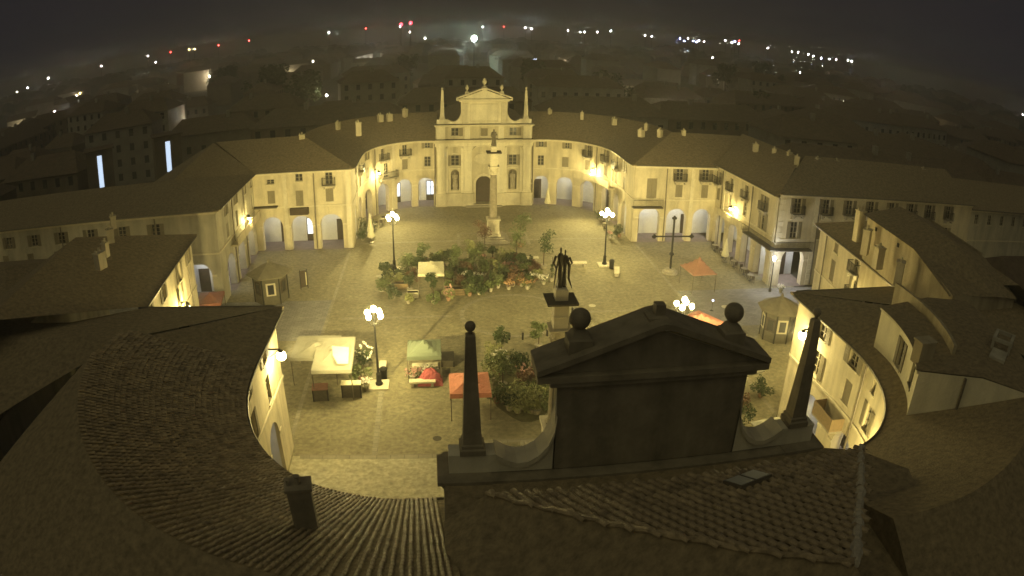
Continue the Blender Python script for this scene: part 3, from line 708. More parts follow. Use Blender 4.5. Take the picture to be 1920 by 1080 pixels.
b.face([E2, S5, (S5.x, S5.y, 11.7), (E2.x, E2.y, 11.7)])
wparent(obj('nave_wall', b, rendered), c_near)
b = MB(); b.prismz([(p[0] * .995, p[1]) for p in pl], 11.77, 11.9); wparent(obj('aisle_roof', b, rooftile), c_near)
for nm, A, B_, r in (('verge', E1, E2, .13), ('hip_ridge', L_, E2, .08)):
    b = MB(); pts = [A.lerp(B_, k / 40) + Vector((random.uniform(-.03, .03), random.uniform(-.03, .03), .05 + random.uniform(-.03, .03))) for k in range(41)]
    b.tube(pts, [r * random.uniform(.8, 1.2) for _ in pts], 7); wparent(obj(nm, b, mortar if nm == 'verge' else tilem), c_near)

# curved clay tiles
def tile_mesh():
    b = MB(); n = 5; Lt = 0.46
    for (y, r, z) in ((0, .112, .06), (Lt, .08, .0)):
        for k in range(n + 1): a = pi * k / n; b.v.append((r * cos(a), y, z + r * sin(a) * .8))
        for k in range(n + 1): a = pi * k / n; b.v.append(((r - .02) * cos(a), y, z + (r - .02) * sin(a) * .8))
    m = 2 * (n + 1)
    for k in range(n):
        b.f.append((k, k + 1, m + k + 1, m + k)); b.mi.append(0)
        b.f.append((k, n + 1 + k, n + 2 + k, k + 1)); b.mi.append(0)
    return b
TB = tile_mesh(); TM = TB.mesh('roof_tile', tilem)
CAMP = Vector((-6.8762, -59.1956, 26.0))
def tiles_on(places, parent, nmax, gaps=0.0):
    """places: list of matrices; nearest become single objects, the rest one mesh"""
    pl_ = sorted(places, key=lambda M: (M.translation - CAMP).length)
    inv = parent.matrix_parent_inverse if False else None
    for M in pl_[:nmax]:
        o = bpy.data.objects.new('roof_tile', TM); COL.objects.link(o); wparent(o, parent); o.matrix_basis = M
    rest = MB()
    for M in pl_[nmax:]:
        st = len(rest.v); rest.v += [tuple(M @ Vector(v)) for v in TB.v]; rest.f += [tuple(st + i for i in f) for f in TB.f]; rest.mi += TB.mi
    if rest.v: o = wparent(obj('roof_tiles', rest, tilem, kind='stuff'), parent)
def plane_tiles(A, B, C, inside, parent, nmax, pitch=.25, step=.38, jit=.012):
    """A: origin on eave, B: along eave, C: up-slope direction point"""
    ex = (B - A).normalized(); nrm = ex.cross(C - A).normalized()
    if nrm.z < 0: nrm = -nrm
    ey = nrm.cross(ex).normalized()
    if ey.z < 0: ey = -ey
    R = []
    for i in range(-10, int((B - A).length / pitch) + 60):
        for j in range(0, 60):
            p = A + ex * (i * pitch) + ey * (j * step)
            if inside(p):
                d = [random.uniform(-jit, jit) for _ in range(3)]
                xx = ey.cross(nrm)
                M = Matrix(((xx.x, ey.x, nrm.x, p.x + d[0]), (xx.y, ey.y, nrm.y, p.y + d[1]), (xx.z, ey.z, nrm.z, p.z + .02 + d[2]), (0, 0, 0, 1)))
                M = M @ Matrix.Rotation(random.uniform(-.05, .05), 4, 'Z')
                R.append(M)
    tiles_on(R, parent, nmax)
def tri_in(P0, P1, P2):
    def f(p):
        s = []
        for a, b_ in ((P0, P1), (P1, P2), (P2, P0)): s.append((b_.x - a.x) * (p.y - a.y) - (b_.y - a.y) * (p.x - a.x))
        return all(q > 0 for q in s) or all(q < 0 for q in s)
    return f
gn = (E1 - L_).cross(E2 - L_).normalized()
if gn.z < 0: gn = -gn
upd = Vector((.28, -.96, 0)); upd.z = -(gn.x * upd.x + gn.y * upd.y) / gn.z; upd.normalize(); exx = upd.cross(gn).normalized()
B0 = L_ - exx * 12 - upd * 6
RR = []; ins = tri_in(L_, E1, E2)
for i in range(120):
    for j in range(50):
        p = B0 + exx * (i * .27) + upd * (j * .38)
        if not ins(p): continue
        M = Matrix(((exx.x, upd.x, gn.x, p.x), (exx.y, upd.y, gn.y, p.y), (exx.z, upd.z, gn.z, p.z + .02 + random.uniform(-.015, .015)), (0, 0, 0, 1))) @ Matrix.Rotation(random.uniform(-.06, .06), 4, 'Z')
        RR.append(M)
tiles_on(RR, c_near, 150)
# skylight on the lit slope
sk = Vector((0.93, -46.07, 15.04)); sn = gn; ex = exx; ey = upd
Ms = Matrix(((ex.x, ey.x, sn.x, sk.x), (ex.y, ey.y, sn.y, sk.y), (ex.z, ey.z, sn.z, sk.z + .12), (0, 0, 0, 1)))
b = MB(); b.box(-.55, .55, -.4, .4, 0, .12, 0, Ms); so = wparent(obj('skylight', b, leadm), c_near)
for s in (-1, 1):
    b = MB(); b.box(min(s * .04, s * .5), max(s * .04, s * .5), -.34, .34, .123, .135, 0, Ms); o = obj('pane', b, mat('skylight_glass', (0.45, 0.45, 0.38), 0.4, .1)); wparent(o, c_near); 

# ---------------------------------------------------------------- far wings
def W_(u, z, w, h, st, **kw): return (u, z, w, h, st, kw) if kw else (u, z, w, h, st)
far_l = wing('curved_wing', 'concave arcaded wing left of the far church, bluish shop windows in its arches', PLC, 0.05, PLC.L,
    [(.35, 2.6, 4.3, 1.1), (3.5, 5.8, 4.25, 1.1), (7.2, 9.4, 4.2, 1.05), (11.0, 13.2, 4.2, 1.05), (15.0, 17.4, 4.2, 1.1), (19.4, 21.8, 4.2, 1.1)],
    [W_(1.2, 9.0, .8, .8, 'open'), W_(1.2, 6.65, .95, 1.5, 'plain'), W_(4.5, 8.55, .7, 1.5, 'plain', bal=(1.7, .6)), W_(4.5, 6.45, .85, 1.5, 'closed'),
     W_(8.2, 8.4, .7, 1.6, 'plain', bal=(1.7, .6)), W_(7.6, 6.0, .9, 2.1, 'plain', bal=(3.3, .8)), W_(12.1, 8.85, .7, 1.0, 'open'), W_(12.1, 6.5, .9, 1.5, 'closed'),
     W_(15.4, 8.3, .7, 1.6, 'plain', bal=(1.6, .6)), W_(15.4, 6.3, .9, 1.7, 'plain'), W_(19.2, 8.6, .8, 1.2, 'open'), W_(19.2, 6.4, .9, 1.6, 'plain')],
    doors=((1.0, 1.3, 3.0, 'shop'), (2.6, 1.1, 3.0, 'shop'), (4.7, 1.3, 3.0, 'shop'), (7.9, 1.4, 2.8, 'door'), (12, 1.4, 2.8, 'door'), (17, 1.4, 2.8, 'door')),
    lamps=((1.6, 9), (4.6, 10), (8.2, 8), (15.5, 12)), pipes=(10.0,), pil=(6.4, 17.9), mitre=(0, 1), arcu=(.05, 21))
far_r = wing('curved_wing', 'concave arcaded wing right of the far church, with shuttered windows over dark arches', PRC, 0.05, PRC.L,
    [(.35, 2.5, 4.3, 1.1), (3.7, 6.1, 4.25, 1.15), (7.4, 9.9, 4.2, 1.15), (11.7, 13.8, 4.25, 1.05), (15.4, 17.6, 4.2, 1.1), (19.4, 21.8, 4.2, 1.1)],
    [W_(1.35, 9.0, .8, .8, 'open', lit=None), W_(1.35, 6.6, .95, 1.5, 'plain'), W_(5.1, 8.95, .7, .9, 'open'), W_(4.9, 6.5, .95, 1.5, 'closed'),
     W_(8.65, 8.6, .7, 1.6, 'open', bal=(1.6, .6)), W_(8.5, 6.5, .95, 1.5, 'closed'), W_(12.6, 8.6, .7, 1.6, 'open', bal=(1.6, .6)), W_(12.5, 6.5, .95, 1.5, 'closed'),
     W_(16.1, 8.4, .7, 1.5, 'plain', bal=(1.6, .6)), W_(16.2, 6.3, .95, 2.0, 'closed'), W_(20, 8.6, .8, 1.3, 'open'), W_(20, 6.4, .95, 1.6, 'closed')],
    doors=((1.3, 1.6, 3.0, 'door'), (5.6, 1.2, 2.8, 'door'), (9.6, .9, 2.6, 'door'), (12.9, 1.4, 2.8, 'door'), (17, 1.4, 2.8, 'door')),
    lamps=((1.4, 5), (5, 9), (8.8, 10), (12.7, 4), (17, 12)), pipes=(10.35,), pil=(14.6,), mitre=(0, 1), arcu=(.05, 21))
b = MB(); band(b, PRC, 6.7, 15.8, 4.55, 4.7, 0.003, .95); band(b, PRC, 6.7, 15.8, 4.703, 5.5, .83, .95); obj('long_balcony', b, plaster, far_r)
PLF = mkpath((-17, 21.1), (-29.3, 21.2), (0, 0)); PRF = mkpath((17, 21.2), (28.1, 21.3), (0, 0))
front_l = wing('arcaded_building', 'flat three-arched house front between the left curved wing and the left corner', PLF, 0.0, 12.3,
    [(1.2, 4.0, 4.35, 1.3), (4.95, 7.7, 4.25, 1.3), (8.75, 11.45, 4.25, 1.3)],
    [W_(6.35, 9.0, .95, .95, 'plain'), W_(6.4, 6.45, .95, 1.9, 'closed'), W_(2.65, 8.75, .9, 1.6, 'plain', bal=(1.6, .55)), W_(2.65, 6.7, .95, 1.6, 'closed'), W_(10.0, 8.65, 1.0, .6, 'plain'), W_(10.0, 6.75, .95, 1.6, 'closed')],
    doors=((2.0, 1.0, 2.7, 'door'), (5.6, 1.7, 3.0, 'shop'), (9.3, 1.2, 2.9, 'door')), lamps=((2.7, 7), (6.3, 9), (10.0, 9)), pipes=(4.5,), pil=(.4, 8.2), mitre=(1, -1), arcu=(0, 15.9))
b = MB(); band(b, PLF, 5.3, 7.6, 4.55, 5.35, .003, .75); obj('reed_balcony', b, darkwood, front_l)
b = MB(); band(b, PLF, 9.2, 12.3, 5.55, 5.7, .003, .85); obj('long_balcony', b, slab_m, front_l)
front_r = wing('arcaded_building', 'flat three-arched house front between the right curved wing and the right corner', PRF, 0.0, 11.1,
    [(.8, 3.6, 4.45, 1.3), (4.5, 7.2, 4.3, 1.3), (8.1, 10.6, 4.3, 1.25)],
    [W_(2.3, 6.9, 1.3, 2.5, 'closed'), W_(5.95, 8.7, .95, 1.5, 'open', bal=(1.7, .55)), W_(5.95, 6.6, .95, 1.6, 'closed'), W_(9.5, 8.75, .95, 1.5, 'open', bal=(1.7, .55)), W_(9.5, 6.6, .95, 1.7, 'closed')],
    doors=((1.4, 1.2, 2.8, 'door'), (8.3, .9, 2.6, 'door')), lamps=((2.2, 16), (5.9, 18), (9.4, 16)), pipes=(4.2,), pil=(7.7,), mitre=(1, -1), arcu=(0, 14.7))
b = MB(); band(b, PRF, -.2, 3.7, 4.5, 4.62, .003, .9); o = obj('long_balcony', b, slab_m, front_r)
b = MB(); c0 = [PRF.at(u, .88, 4.62) for u in [-.2 + .13 * k for k in range(31)]]
for p in c0: b.box(p.x - .013, p.x + .013, p.y - .013, p.y + .013, 4.62, 5.55)
b.box(c0[0].x, c0[-1].x, c0[0].y - .02, c0[0].y + .02, 5.55, 5.6); obj('railing', b, iron, o)
# side wings along the short sides
PLS = mkpath((-29.3, 21.2), (-28.9, 4.4), (0, 12)); PRS = mkpath((28.1, 21.3), (28.9, 5.2), (0, 12))
side_l = wing('arcaded_building', 'left side house with narrow arches and a stone balcony under a bright wall lamp', PLS, 0, 16.8,
    [(1.6, 4.4, 4.0, 1.3), (6.4, 9.4, 4.1, 1.35), (11.2, 14.4, 4.0, 1.4)],
    [W_(.9, 8.9, .8, 1.1, 'plain'), W_(.9, 6.6, .9, 1.8, 'plain'), W_(4.5, 8.9, .8, 1.1, 'open'), W_(4.5, 6.6, .9, 1.8, 'plain'), W_(8.6, 8.9, .8, 1.1, 'open'), W_(8.6, 6.7, .9, 1.7, 'plain'), W_(12.8, 8.8, .8, 1.1, 'open'), W_(12.8, 6.6, .9, 1.5, 'closed')],
    wallm=plaster3, doors=((8, 1.4, 2.8, 'door'),), lamps=((3, 12), (8, 12), (13, 26)), pipes=(5.4, 10.6), run=7, back=14, mitre=(-1, 1), arcu=(-3.5, 13.2), zend=11.8)
b = MB(); band(b, PLS, 1.0, 12.2, 4.55, 4.7, .003, .95); band(b, PLS, 1.0, 12.2, 4.703, 5.5, .83, .95); obj('stone_balcony', b, plaster, side_l)
side_r = wing('arcaded_building', 'right side house with arches, stone balcony and bright wall lamp', PRS, 0, 16.0,
    [(.9, 3.3, 4.1, 1.15), (4.6, 7.0, 4.1, 1.15), (8.2, 10.6, 4.1, 1.15), (11.8, 14.4, 4.1, 1.2)],
    [W_(.7, 8.6, .85, 1.5, 'open', bal=(1.5, .5)), W_(.7, 6.6, .9, 1.7, 'closed'), W_(4.2, 8.6, .85, 1.5, 'plain', bal=(1.5, .5)), W_(4.2, 6.6, .9, 1.7, 'plain'), W_(8.3, 8.7, .85, 1.5, 'plain', bal=(1.5, .5)), W_(8.3, 6.6, .9, 1.7, 'plain'),
     W_(12.9, 8.6, .9, 1.6, 'open', bal=(1.6, .5)), W_(12.9, 6.5, 1.0, 2.1, 'open')],
    wallm=plaster, doors=((2, 1.4, 2.8, 'door'), (9.5, 1.4, 2.8, 'door')), lamps=((2.1, 16), (5.8, 16), (9.4, 16), (13, 16)), pipes=(1.9, 9.95), pil=(2.4, 15.6), run=7, back=14, mitre=(-1, 1), ze=10.25, zr=13.3, arcu=(-3.5, 12.4))
b = MB(); band(b, PRS, 2.0, 9.6, 4.45, 4.6, .003, .95); band(b, PRS, 2.0, 9.6, 4.603, 5.3, .83, .95); obj('stone_balcony', b, plaster, side_r)
b = MB(); band(b, PRS, 10.0, 16.9, 4.3, 4.42, .003, 1.0); o = obj('long_balcony', b, slab_m, side_r)
def bars(P, u0, u1, out, z0, h, par):
    b = MB(); n_ = int((u1 - u0) / .14)
    for k in range(n_ + 1):
        p = P.at(u0 + (u1 - u0) * k / n_, out, z0); b.box(p.x - .013, p.x + .013, p.y - .013, p.y + .013, z0, z0 + h)
    b.tube([P.at(u0, out, z0 + h), P.at(u1, out, z0 + h)], .025, 5); obj('railing', b, iron, par)
bars(PRS, 10.0, 16.9, .96, 4.42, .95, o)
# street fronts on the long axis
PLV = mkpath((-28.9, 4.4), (-92, 2.6), (-60, -10)); PRV = mkpath((28.9, 5.2), (61.0, 5.4), (60, -10)); PRV2 = mkpath((61.0, 5.9), (95, 6.0), (60, -10))
street_l = wing('street_building', 'long dim street front with one bright arch left of the piazza', PLV, 0, 63,
    [(1.1, 3.9, 4.4, 1.35)],
    [W_(7 + 4.2 * k, 8.2, 1.0, 1.3, 'open') for k in range(12)] + [W_(8 + 4.2 * k, 6.0, 1.0, 1.5, 'closed') for k in range(1, 12)],
    wallm=plaster3, arc=False, pipes=(7.0, 19.5), run=7, back=14, mitre=(1, 0), zr=11.8, bands=(5.3,))
arcade(street_l, PLV, .3, 4.6, doors=((3.2, 1.3, 2.6, 'door'),)); arcade_lamp(street_l, PLV, 2.4, 34)
V_ = [W_(2.45, 9.2, .95, 1.7, 'open', bal=(1.6, .55)), W_(2.3, 6.45, .95, 1.9, 'open')]
for u in (6.4, 9.8, 13.2, 16.6, 20.0, 23.4, 27.2): V_ += [W_(u, 9.2, .95, 1.7, 'open', bal=(1.6, .55)), W_(u, 6.3, .95, 1.8, 'open')]
street_r = wing('street_building', 'tall corner palace with quoins and pediments over its windows, right street', PRV, 0, 32.1,
    [(1.1, 4.15, 4.45, 1.5)], V_, wallm=plaster, arc=False, pipes=(5.4,), ze=10.6, zr=13.6, run=7, back=14, mitre=(1, 0), bands=(5.3,))
arcade(street_r, PRV, .3, 4.8, doors=((3.0, 1.5, 2.9, 'door'),)); arcade_lamp(street_r, PRV, 2.6, 60)
bb = MB(); band(bb, PRS, 0, 16.0, EAVE - .1, 10.72, -6.0, -.01); obj('attic_wall', bb, plaster, street_r) if False else None
for u in (2.45, 6.4, 9.8, 13.2, 16.6, 20.0, 23.4, 27.2):
    b = MB(); b.prism([(-.85, 0), (.85, 0), (0, .36)], -.28, -.003); b.box(-.8, .8, -.2, -.003, -.13, -.003); obj('window_pediment', b, trim, street_r, PRV.at(u, 0, 7.75), PRV.rz(u))
for u0 in (0.0, 4.75):
    for k in range(17): w_ = .75 if k % 2 else .5; b = MB(); band(b, PRV, u0, u0 + w_, .05 + k * .62, .05 + k * .62 + .57, .003, .07); obj('quoin', b, trim, street_r)
b = MB(); band(b, PRV, -.2, 4.6, 4.3, 4.42, .003, 1.0); o = obj('long_balcony', b, slab_m, street_r); bars(PRV, -.9, 4.6, .96, 4.42, .95, o)
street_r2 = wing('street_building', 'lower grey street front beyond the corner palace at the right edge', PRV2, 0, 34, [],
    [W_(2 + 3.1 * k, 8.4, .9, 1.4, 'plain') for k in range(10)], wallm=plaster3, arc=False, ze=9.9, zr=12.6, run=6, back=12)

# ---------------------------------------------------------------- near wings
near_r = wing('curved_wing', 'near curved wing at right, its lit inner wall with open shutters and a plant balcony', PNR, 0.05, PNR.L,
    [(19.3, 21.9, 4.4, 1.3), (14.6, 17.2, 4.3, 1.3), (9.6, 12.4, 4.3, 1.3), (4.4, 7.4, 4.3, 1.3)],
    [W_(21.2, 8.95, 1.0, 1.25, 'open'), W_(21.25, 6.55, 1.0, 1.7, 'open'), W_(17.1, 8.95, 1.1, 1.25, 'open'), W_(17.0, 6.7, .9, 1.5, 'closed'),
     W_(14.1, 8.6, .45, .8, 'plain'), W_(13.8, 6.7, .9, 1.6, 'open'), W_(10.3, 8.7, .9, 1.2, 'open'), W_(10.3, 6.5, .9, 1.6, 'closed'), W_(6, 8.7, .9, 1.2, 'open'), W_(6, 6.5, .9, 1.6, 'closed')],
    doors=((20.6, 1.4, 2.8, 'door'), (16, 1.4, 2.8, 'door')), lamps=((20.5, 10), (16, 10)), pipes=(15.4,), run=7.0, back=14.0, mitre=(0, 1), arcu=(.05, 21), zend=11.3)
b = MB(); band(b, PNR, 16.4, 19.0, 4.15, 4.28, .003, 1.0); o = obj('balcony', b, stonegrey, near_r)
b = MB(); band(b, PNR, 16.4, 19.0, 4.283, 5.15, .97, 1.0); band(b, PNR, 16.4, 16.44, 4.283, 5.15, .003, .969); band(b, PNR, 18.96, 19.0, 4.283, 5.15, .003, .969); obj('reed_screen', b, woodm, o)
# raised attic storey behind the eave, cut off by a plain party wall
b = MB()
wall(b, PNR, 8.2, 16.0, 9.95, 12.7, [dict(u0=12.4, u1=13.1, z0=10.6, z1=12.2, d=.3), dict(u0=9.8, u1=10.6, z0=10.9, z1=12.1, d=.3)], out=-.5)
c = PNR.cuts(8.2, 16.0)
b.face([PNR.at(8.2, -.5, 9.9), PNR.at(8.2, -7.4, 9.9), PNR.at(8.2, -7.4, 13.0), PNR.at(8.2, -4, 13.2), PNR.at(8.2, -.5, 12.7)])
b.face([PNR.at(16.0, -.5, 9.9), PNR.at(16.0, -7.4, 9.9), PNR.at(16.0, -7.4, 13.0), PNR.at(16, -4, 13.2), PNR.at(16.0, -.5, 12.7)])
at = obj('attic_storey', b, mat('bright_plaster', (0.74, 0.69, 0.52), .9, .14, .7, .3, 6, stain=.2), near_r)  # plaster paled in place of light on the attic and party wall
add_window(near_r, PNR, 12.75, 11.4, .7, 1.6, 'open', face=-.5); add_window(near_r, PNR, 10.2, 11.5, .8, 1.2, 'plain', face=-.5)
b = MB(); band(b, PNR, 8.2, 16.0, 12.55, 12.7, -.497, -.38); obj('attic_cornice', b, trim, at)
b = MB()
for a_, e_ in zip(c[:-1], c[1:]):
    b.face([PNR.at(a_, -.3, 12.72), PNR.at(e_, -.3, 12.72), PNR.at(e_, -4.0, 13.25), PNR.at(a_, -4.0, 13.25)])
    b.face([PNR.at(a_, -4.0, 13.25), PNR.at(e_, -4.0, 13.25), PNR.at(e_, -7.6, 13.0), PNR.at(a_, -7.6, 13.0)])
obj('attic_roof', b, rooftile, near_r)
b = MB(); band(b, PNR, 10.0, 17.5, 12.0, 13.55, -2.6, -2.4); obj('terrace_parapet', b, plaster2, near_r)
b = MB(); p = Vector((15.6, -36.4, 12.6)); b.box(p.x - .5, p.x + .5, p.y - .35, p.y + .35, 12.6, 13.7); b.box(p.x - .56, p.x + .56, p.y - .41, p.y + .41, 13.703, 13.8); obj('chimney', b, plaster2, near_r)
b = MB(); p0 = PNR.at(8.17, -3.0, 10.0); p1 = PNR.at(8.17, -3.0, 13.0); b.tube([p0 + Vector((0, -.08, 0)), p1 + Vector((0, -.08, 0))], .09, 6); obj('downpipe', b, leadm, near_r)
near_l = wing('curved_wing', 'near curved wing at left, long tiled roof above a plastered inner wall', PNL, 0.05, PNL.L,
    [(19.3, 21.9, 4.4, 1.3), (14.6, 17.2, 4.3, 1.3), (9.6, 12.4, 4.3, 1.3), (4.4, 7.4, 4.3, 1.3)],
    [W_(21.2, 8.8, .9, 1.2, 'open'), W_(21.2, 6.5, .9, 1.6, 'plain'), W_(17.1, 8.8, .9, 1.2, 'open'), W_(17, 6.5, .9, 1.6, 'open'), W_(13, 8.8, .9, 1.2, 'open'), W_(13, 6.5, .9, 1.6, 'open'), W_(9.5, 8.7, .9, 1.2, 'open'), W_(9.5, 6.5, .9, 1.6, 'open'), W_(6, 8.7, .9, 1.2, 'plain')],
    doors=((20.6, 1.4, 2.8, 'door'),), lamps=((20.5, 6),), pipes=(15.4,), run=7.0, back=14.0, mitre=(0, 1), arcu=(.05, 21), zend=11.3)
# tiles on the left wing's roof slope facing the piazza, over the part nearest the camera
TT = []
sl = hypot(7.55, 3.1)
for i in range(6, 110):
    u = 0.15 + i * .17 - .8
    if u < 0: continue
    zt_ = RIDGE + (11.3 - RIDGE) * min(max((u - (PNL.L - 11)) / 6.0, 0), 1); base = PNL.at(u, .55, EAVE); top = PNL.at(u, -7.0, zt_); ey = (top - base).normalized(); tn = PNL.at(u + .2, 0) - PNL.at(max(u - .2, 0), 0); tn.z = 0; tn.normalize()
    nn = tn.cross(ey).normalized()
    if nn.z < 0: nn = -nn
    xx = ey.cross(nn)
    for j in range(int((top - base).length / .28)):
        p = base + ey * (j * .28)
        M = Matrix(((xx.x, ey.x, nn.x, p.x), (xx.y, ey.y, nn.y, p.y), (xx.z, ey.z, nn.z, p.z + .025 + random.uniform(-.025, .025)), (0, 0, 0, 1))) @ Matrix.Rotation(random.uniform(-.12, .12), 4, 'Z') @ Matrix.Scale(.7, 4)
        TT.append(M)
tiles_on(TT, near_l, 150)
# near front and side wings
PNRF = mkpath((17, -21.0), (27.0, -20.8), (20, 0)); PNRS = mkpath((26.9, -20.6), (28.7, -4.3), (0, -12)); PNLF = mkpath((-17, -21.0), (-27.0, -20.8), (-20, 0)); PNLS = mkpath((-26.9, -20.6), (-28.5, -4.5), (0, -12))
near_rf = wing('arcaded_building', 'near right house turned away, only its dark roof above the curved wing visible', PNRF, 0, 10.0, [(1.0, 3.6, 4.3, 1.3), (5, 7.6, 4.3, 1.3)], [W_(2.3, 8.7, .9, 1.3, 'open'), W_(6.3, 8.7, .9, 1.3, 'open'), W_(2.3, 6.5, .9, 1.6, 'open'), W_(6.3, 6.5, .9, 1.6, 'open')], run=7, back=14, mitre=(1, -1), zr=11.3)
near_rs = wing('arcaded_building', 'right side house below the street with lit wall, balcony and painted blind window', PNRS, 0, 16.4,
    [(1.4, 4.0, 4.2, 1.3), (6.2, 8.8, 4.2, 1.3), (11.0, 13.6, 4.2, 1.3)],
    [W_(12.5, 9.0, .9, 1.1, 'closed'), W_(12.6, 6.7, .95, 2.0, 'closed'), W_(8.0, 8.9, .85, 1.4, 'plain', bal=(1.6, .6)), W_(7.8, 6.9, .95, 1.9, 'open', bal=(1.7, .6)), W_(3.4, 9.1, .95, .9, 'closed'), W_(3.4, 6.7, .95, 1.6, 'open')],
    pipes=(14.6,), lamps=((12, 8),), run=7, back=12, mitre=(-1, 1))
near_ls = wing('arcaded_building', 'left side house below the street, yellow lit wall with tall dark shutters', PNLS, 0, 16.2,
    [(1.4, 4.0, 4.2, 1.3), (6.2, 8.8, 4.2, 1.3), (11.0, 13.6, 4.2, 1.3)],
    [W_(6.3, 9.0, .9, 1.9, 'open'), W_(6.3, 6.7, .95, 1.4, 'closed'), W_(11.3, 8.6, .95, 1.9, 'open'), W_(10.7, 6.7, .95, 1.6, 'open'), W_(2.5, 8.8, .9, 1.3, 'open'), W_(14.5, 8.7, .9, 1.3, 'open')],
    pipes=(14.0,), lamps=((3, 8), (8, 8)), run=8.0, back=16, mitre=(-1, 1))
near_lf = wing('arcaded_building', 'near left house turned away behind the glare of the wall lamp', PNLF, 0, 10.0, [(1.0, 3.6, 4.3, 1.3), (5, 7.6, 4.3, 1.3)], [W_(2.3, 8.7, .9, 1.3, 'open'), W_(6.3, 8.7, .9, 1.3, 'open')], run=7, back=14, mitre=(1, -1), zr=11.3)
# taller block behind the right side house
def chimney(par, x, y, z0, h=1.3, w=.5, m=None, pots=True):
    b = MB(); b.box(-w / 2, w / 2, -w * .4, w * .4, 0, h); b.box(-w / 2 - .06, w / 2 + .06, -w * .4 - .06, w * .4 + .06, h + .002, h + .1)
    if pots: b.lathe([(.1, h + .1), (.08, h + .35), (.11, h + .4)], 8); b.box(-w / 2 + .02, -w / 2 + .1, -.1, .1, h + .1, h + .3)
    return wparent(obj('chimney', b, m or plaster, None, (x, y, z0), random.uniform(0, 1.5)), par)
tb = thing('tall_house', 'taller house with a blank lit wall rising behind the right side house', 'building')
b = MB(); pts = [(27.2, -14.0), (26.0, -22.5), (33, -23.5), (34.5, -14.5)]
for i in (0, 2, 3):
    a_, e_ = pts[i], pts[(i + 1) % 4]; b.face([(a_[0], a_[1], 0), (e_[0], e_[1], 0), (e_[0], e_[1], 13.7), (a_[0], a_[1], 13.7)])
b.face([(26.0, -22.5, 0), (25.4, -28.2, 0), (25.4, -28.2, 12.4), (26.0, -22.5, 13.7)]); b.face([(25.4, -28.2, 0), (33, -28.2, 0), (33, -28.2, 12.0), (30, -28.2, 12.3), (25.4, -28.2, 12.4)]); b.face([(33, -23.5, 0), (33, -28.2, 0), (33, -28.2, 12.0), (33, -23.5, 13.4)])
obj('wall', b, plaster2, tb)
b = MB(); b.face([(26.8, -13.7, 13.7), (25.6, -22.7, 13.7), (29.3, -22.9, 14.6), (30.6, -14.2, 14.6)]); b.face([(29.3, -22.9, 14.6), (30.6, -14.2, 14.6), (34.8, -14.4, 13.4), (33.2, -23.8, 13.4)])
b.face([(26.8, -13.7, 13.7), (30.6, -14.2, 14.6), (34.8, -14.4, 13.4)]); b.face([(25.6, -22.7, 13.7), (29.3, -22.9, 14.6), (30.0, -28.5, 12.3), (25.2, -28.0, 12.3)]); b.face([(29.3, -22.9, 14.6), (33.2, -23.8, 13.4), (33.0, -28.5, 12.0), (30.0, -28.5, 12.3)]); obj('roof', b, rooftile, tb)
for x, y in ((26.95, -15.8), (26.4, -19.8)): b = MB(); b.box(x - .1, x + .05, y - .12, y + .12, 12.9, 13.2); obj('vent_hole', b, iron, tb)
for x, y, h in ((27.4, -12.6, 2.6), (25.9, -16.0, 2.0), (25.0, -19.2, 1.6), (24.6, -22.6, 1.7)): chimney(near_rs, x, y, 11.0, h, .75)

def rear_house(label, x, y, w_, d_, h_, rh, rz=0.0):
    t = thing('rear_house', label, 'house', (x, y, 0), rz)
    b = MB(); b.box(-w_ / 2, w_ / 2, -d_ / 2, d_ / 2, 0, h_); obj('wall', b, plaster3, t)
    b = MB(); A = [(-w_ / 2 - .5, -d_ / 2 - .5, h_), (w_ / 2 + .5, -d_ / 2 - .5, h_), (w_ / 2 + .5, d_ / 2 + .5, h_), (-w_ / 2 - .5, d_ / 2 + .5, h_)]; R0, R1 = (-w_ / 2 + d_ * .35, 0, h_ + rh), (w_ / 2 - d_ * .35, 0, h_ + rh)
    b.face([A[0], A[1], R1, R0]); b.face([A[2], A[3], R0, R1]); b.face([A[1], A[2], R1]); b.face([A[3], A[0], R0]); b.face(A); obj('roof', b, rooftile, t)
    b = MB(); b.box(-.4, .4, -.3, .3, h_ + rh * .4, h_ + rh + 1.0); b.box(-.46, .46, -.36, .36, h_ + rh + 1.002, h_ + rh + 1.1); obj('chimney', b, plaster3, t, (w_ * .2, -d_ * .2, 0))
rear_house('broad roofed house filling the dark block behind the near left wing', -50, -36.5, 36, 31, 9.0, 2.6, 0)
rear_house('broad roofed house behind the left side house, below the street', -54, -14, 32, 17, 8.8, 2.4, 0)
rear_house('dark roofed house in the bottom left corner', -36, -62, 34, 18, 8.5, 2.6, .2)
rear_house('dark roofed house behind the near right wing', 44, -40, 26, 22, 9.0, 2.8, -.1)
rear_house('dark roofed house in the bottom right corner', 26, -60, 30, 16, 8.6, 2.6, -.15)
# chimneys on the far roofs
for par, L in ((far_l, [(-16.9, 30.0, 2), (-15.0, 42.5, 1), (-13.7, 43.0, 1), (-11.5, 45.5, 1.5), (-20.5, 36.5, 1)]),
               (far_r, [(10.4, 46, 1), (14.8, 43, 1), (18.5, 38, .8), (22.0, 33.5, .8)]),
               (front_l, [(-24.0, 27.6, .8)]), (front_r, [(19.5, 27.6, .8), (22.2, 27.9, .9), (25.5, 27.8, 1.0)]),
               (side_r, [(32.8, 20.2, .9), (34.2, 17.5, .9), (35.0, 14.8, 1.1)]),
               (street_r, [(34.2, 11.4, 1.3), (37.5, 11.9, 1.1), (40.5, 12.0, 1.0), (56, 12, 1)]),
               (near_ls, [(-32.3, -13.0, 1.0), (-31.0, -16.5, 1.0), (-30.2, -19.0, 1.1), (-34, -9, 1)])):
    for x, y, h in L: chimney(par, x, y, 12.3, h * .7 + .3, random.uniform(.5, .8))
chimney(near_l, -11.4, -42.6, 11.3, 1.9, .75, rendered)

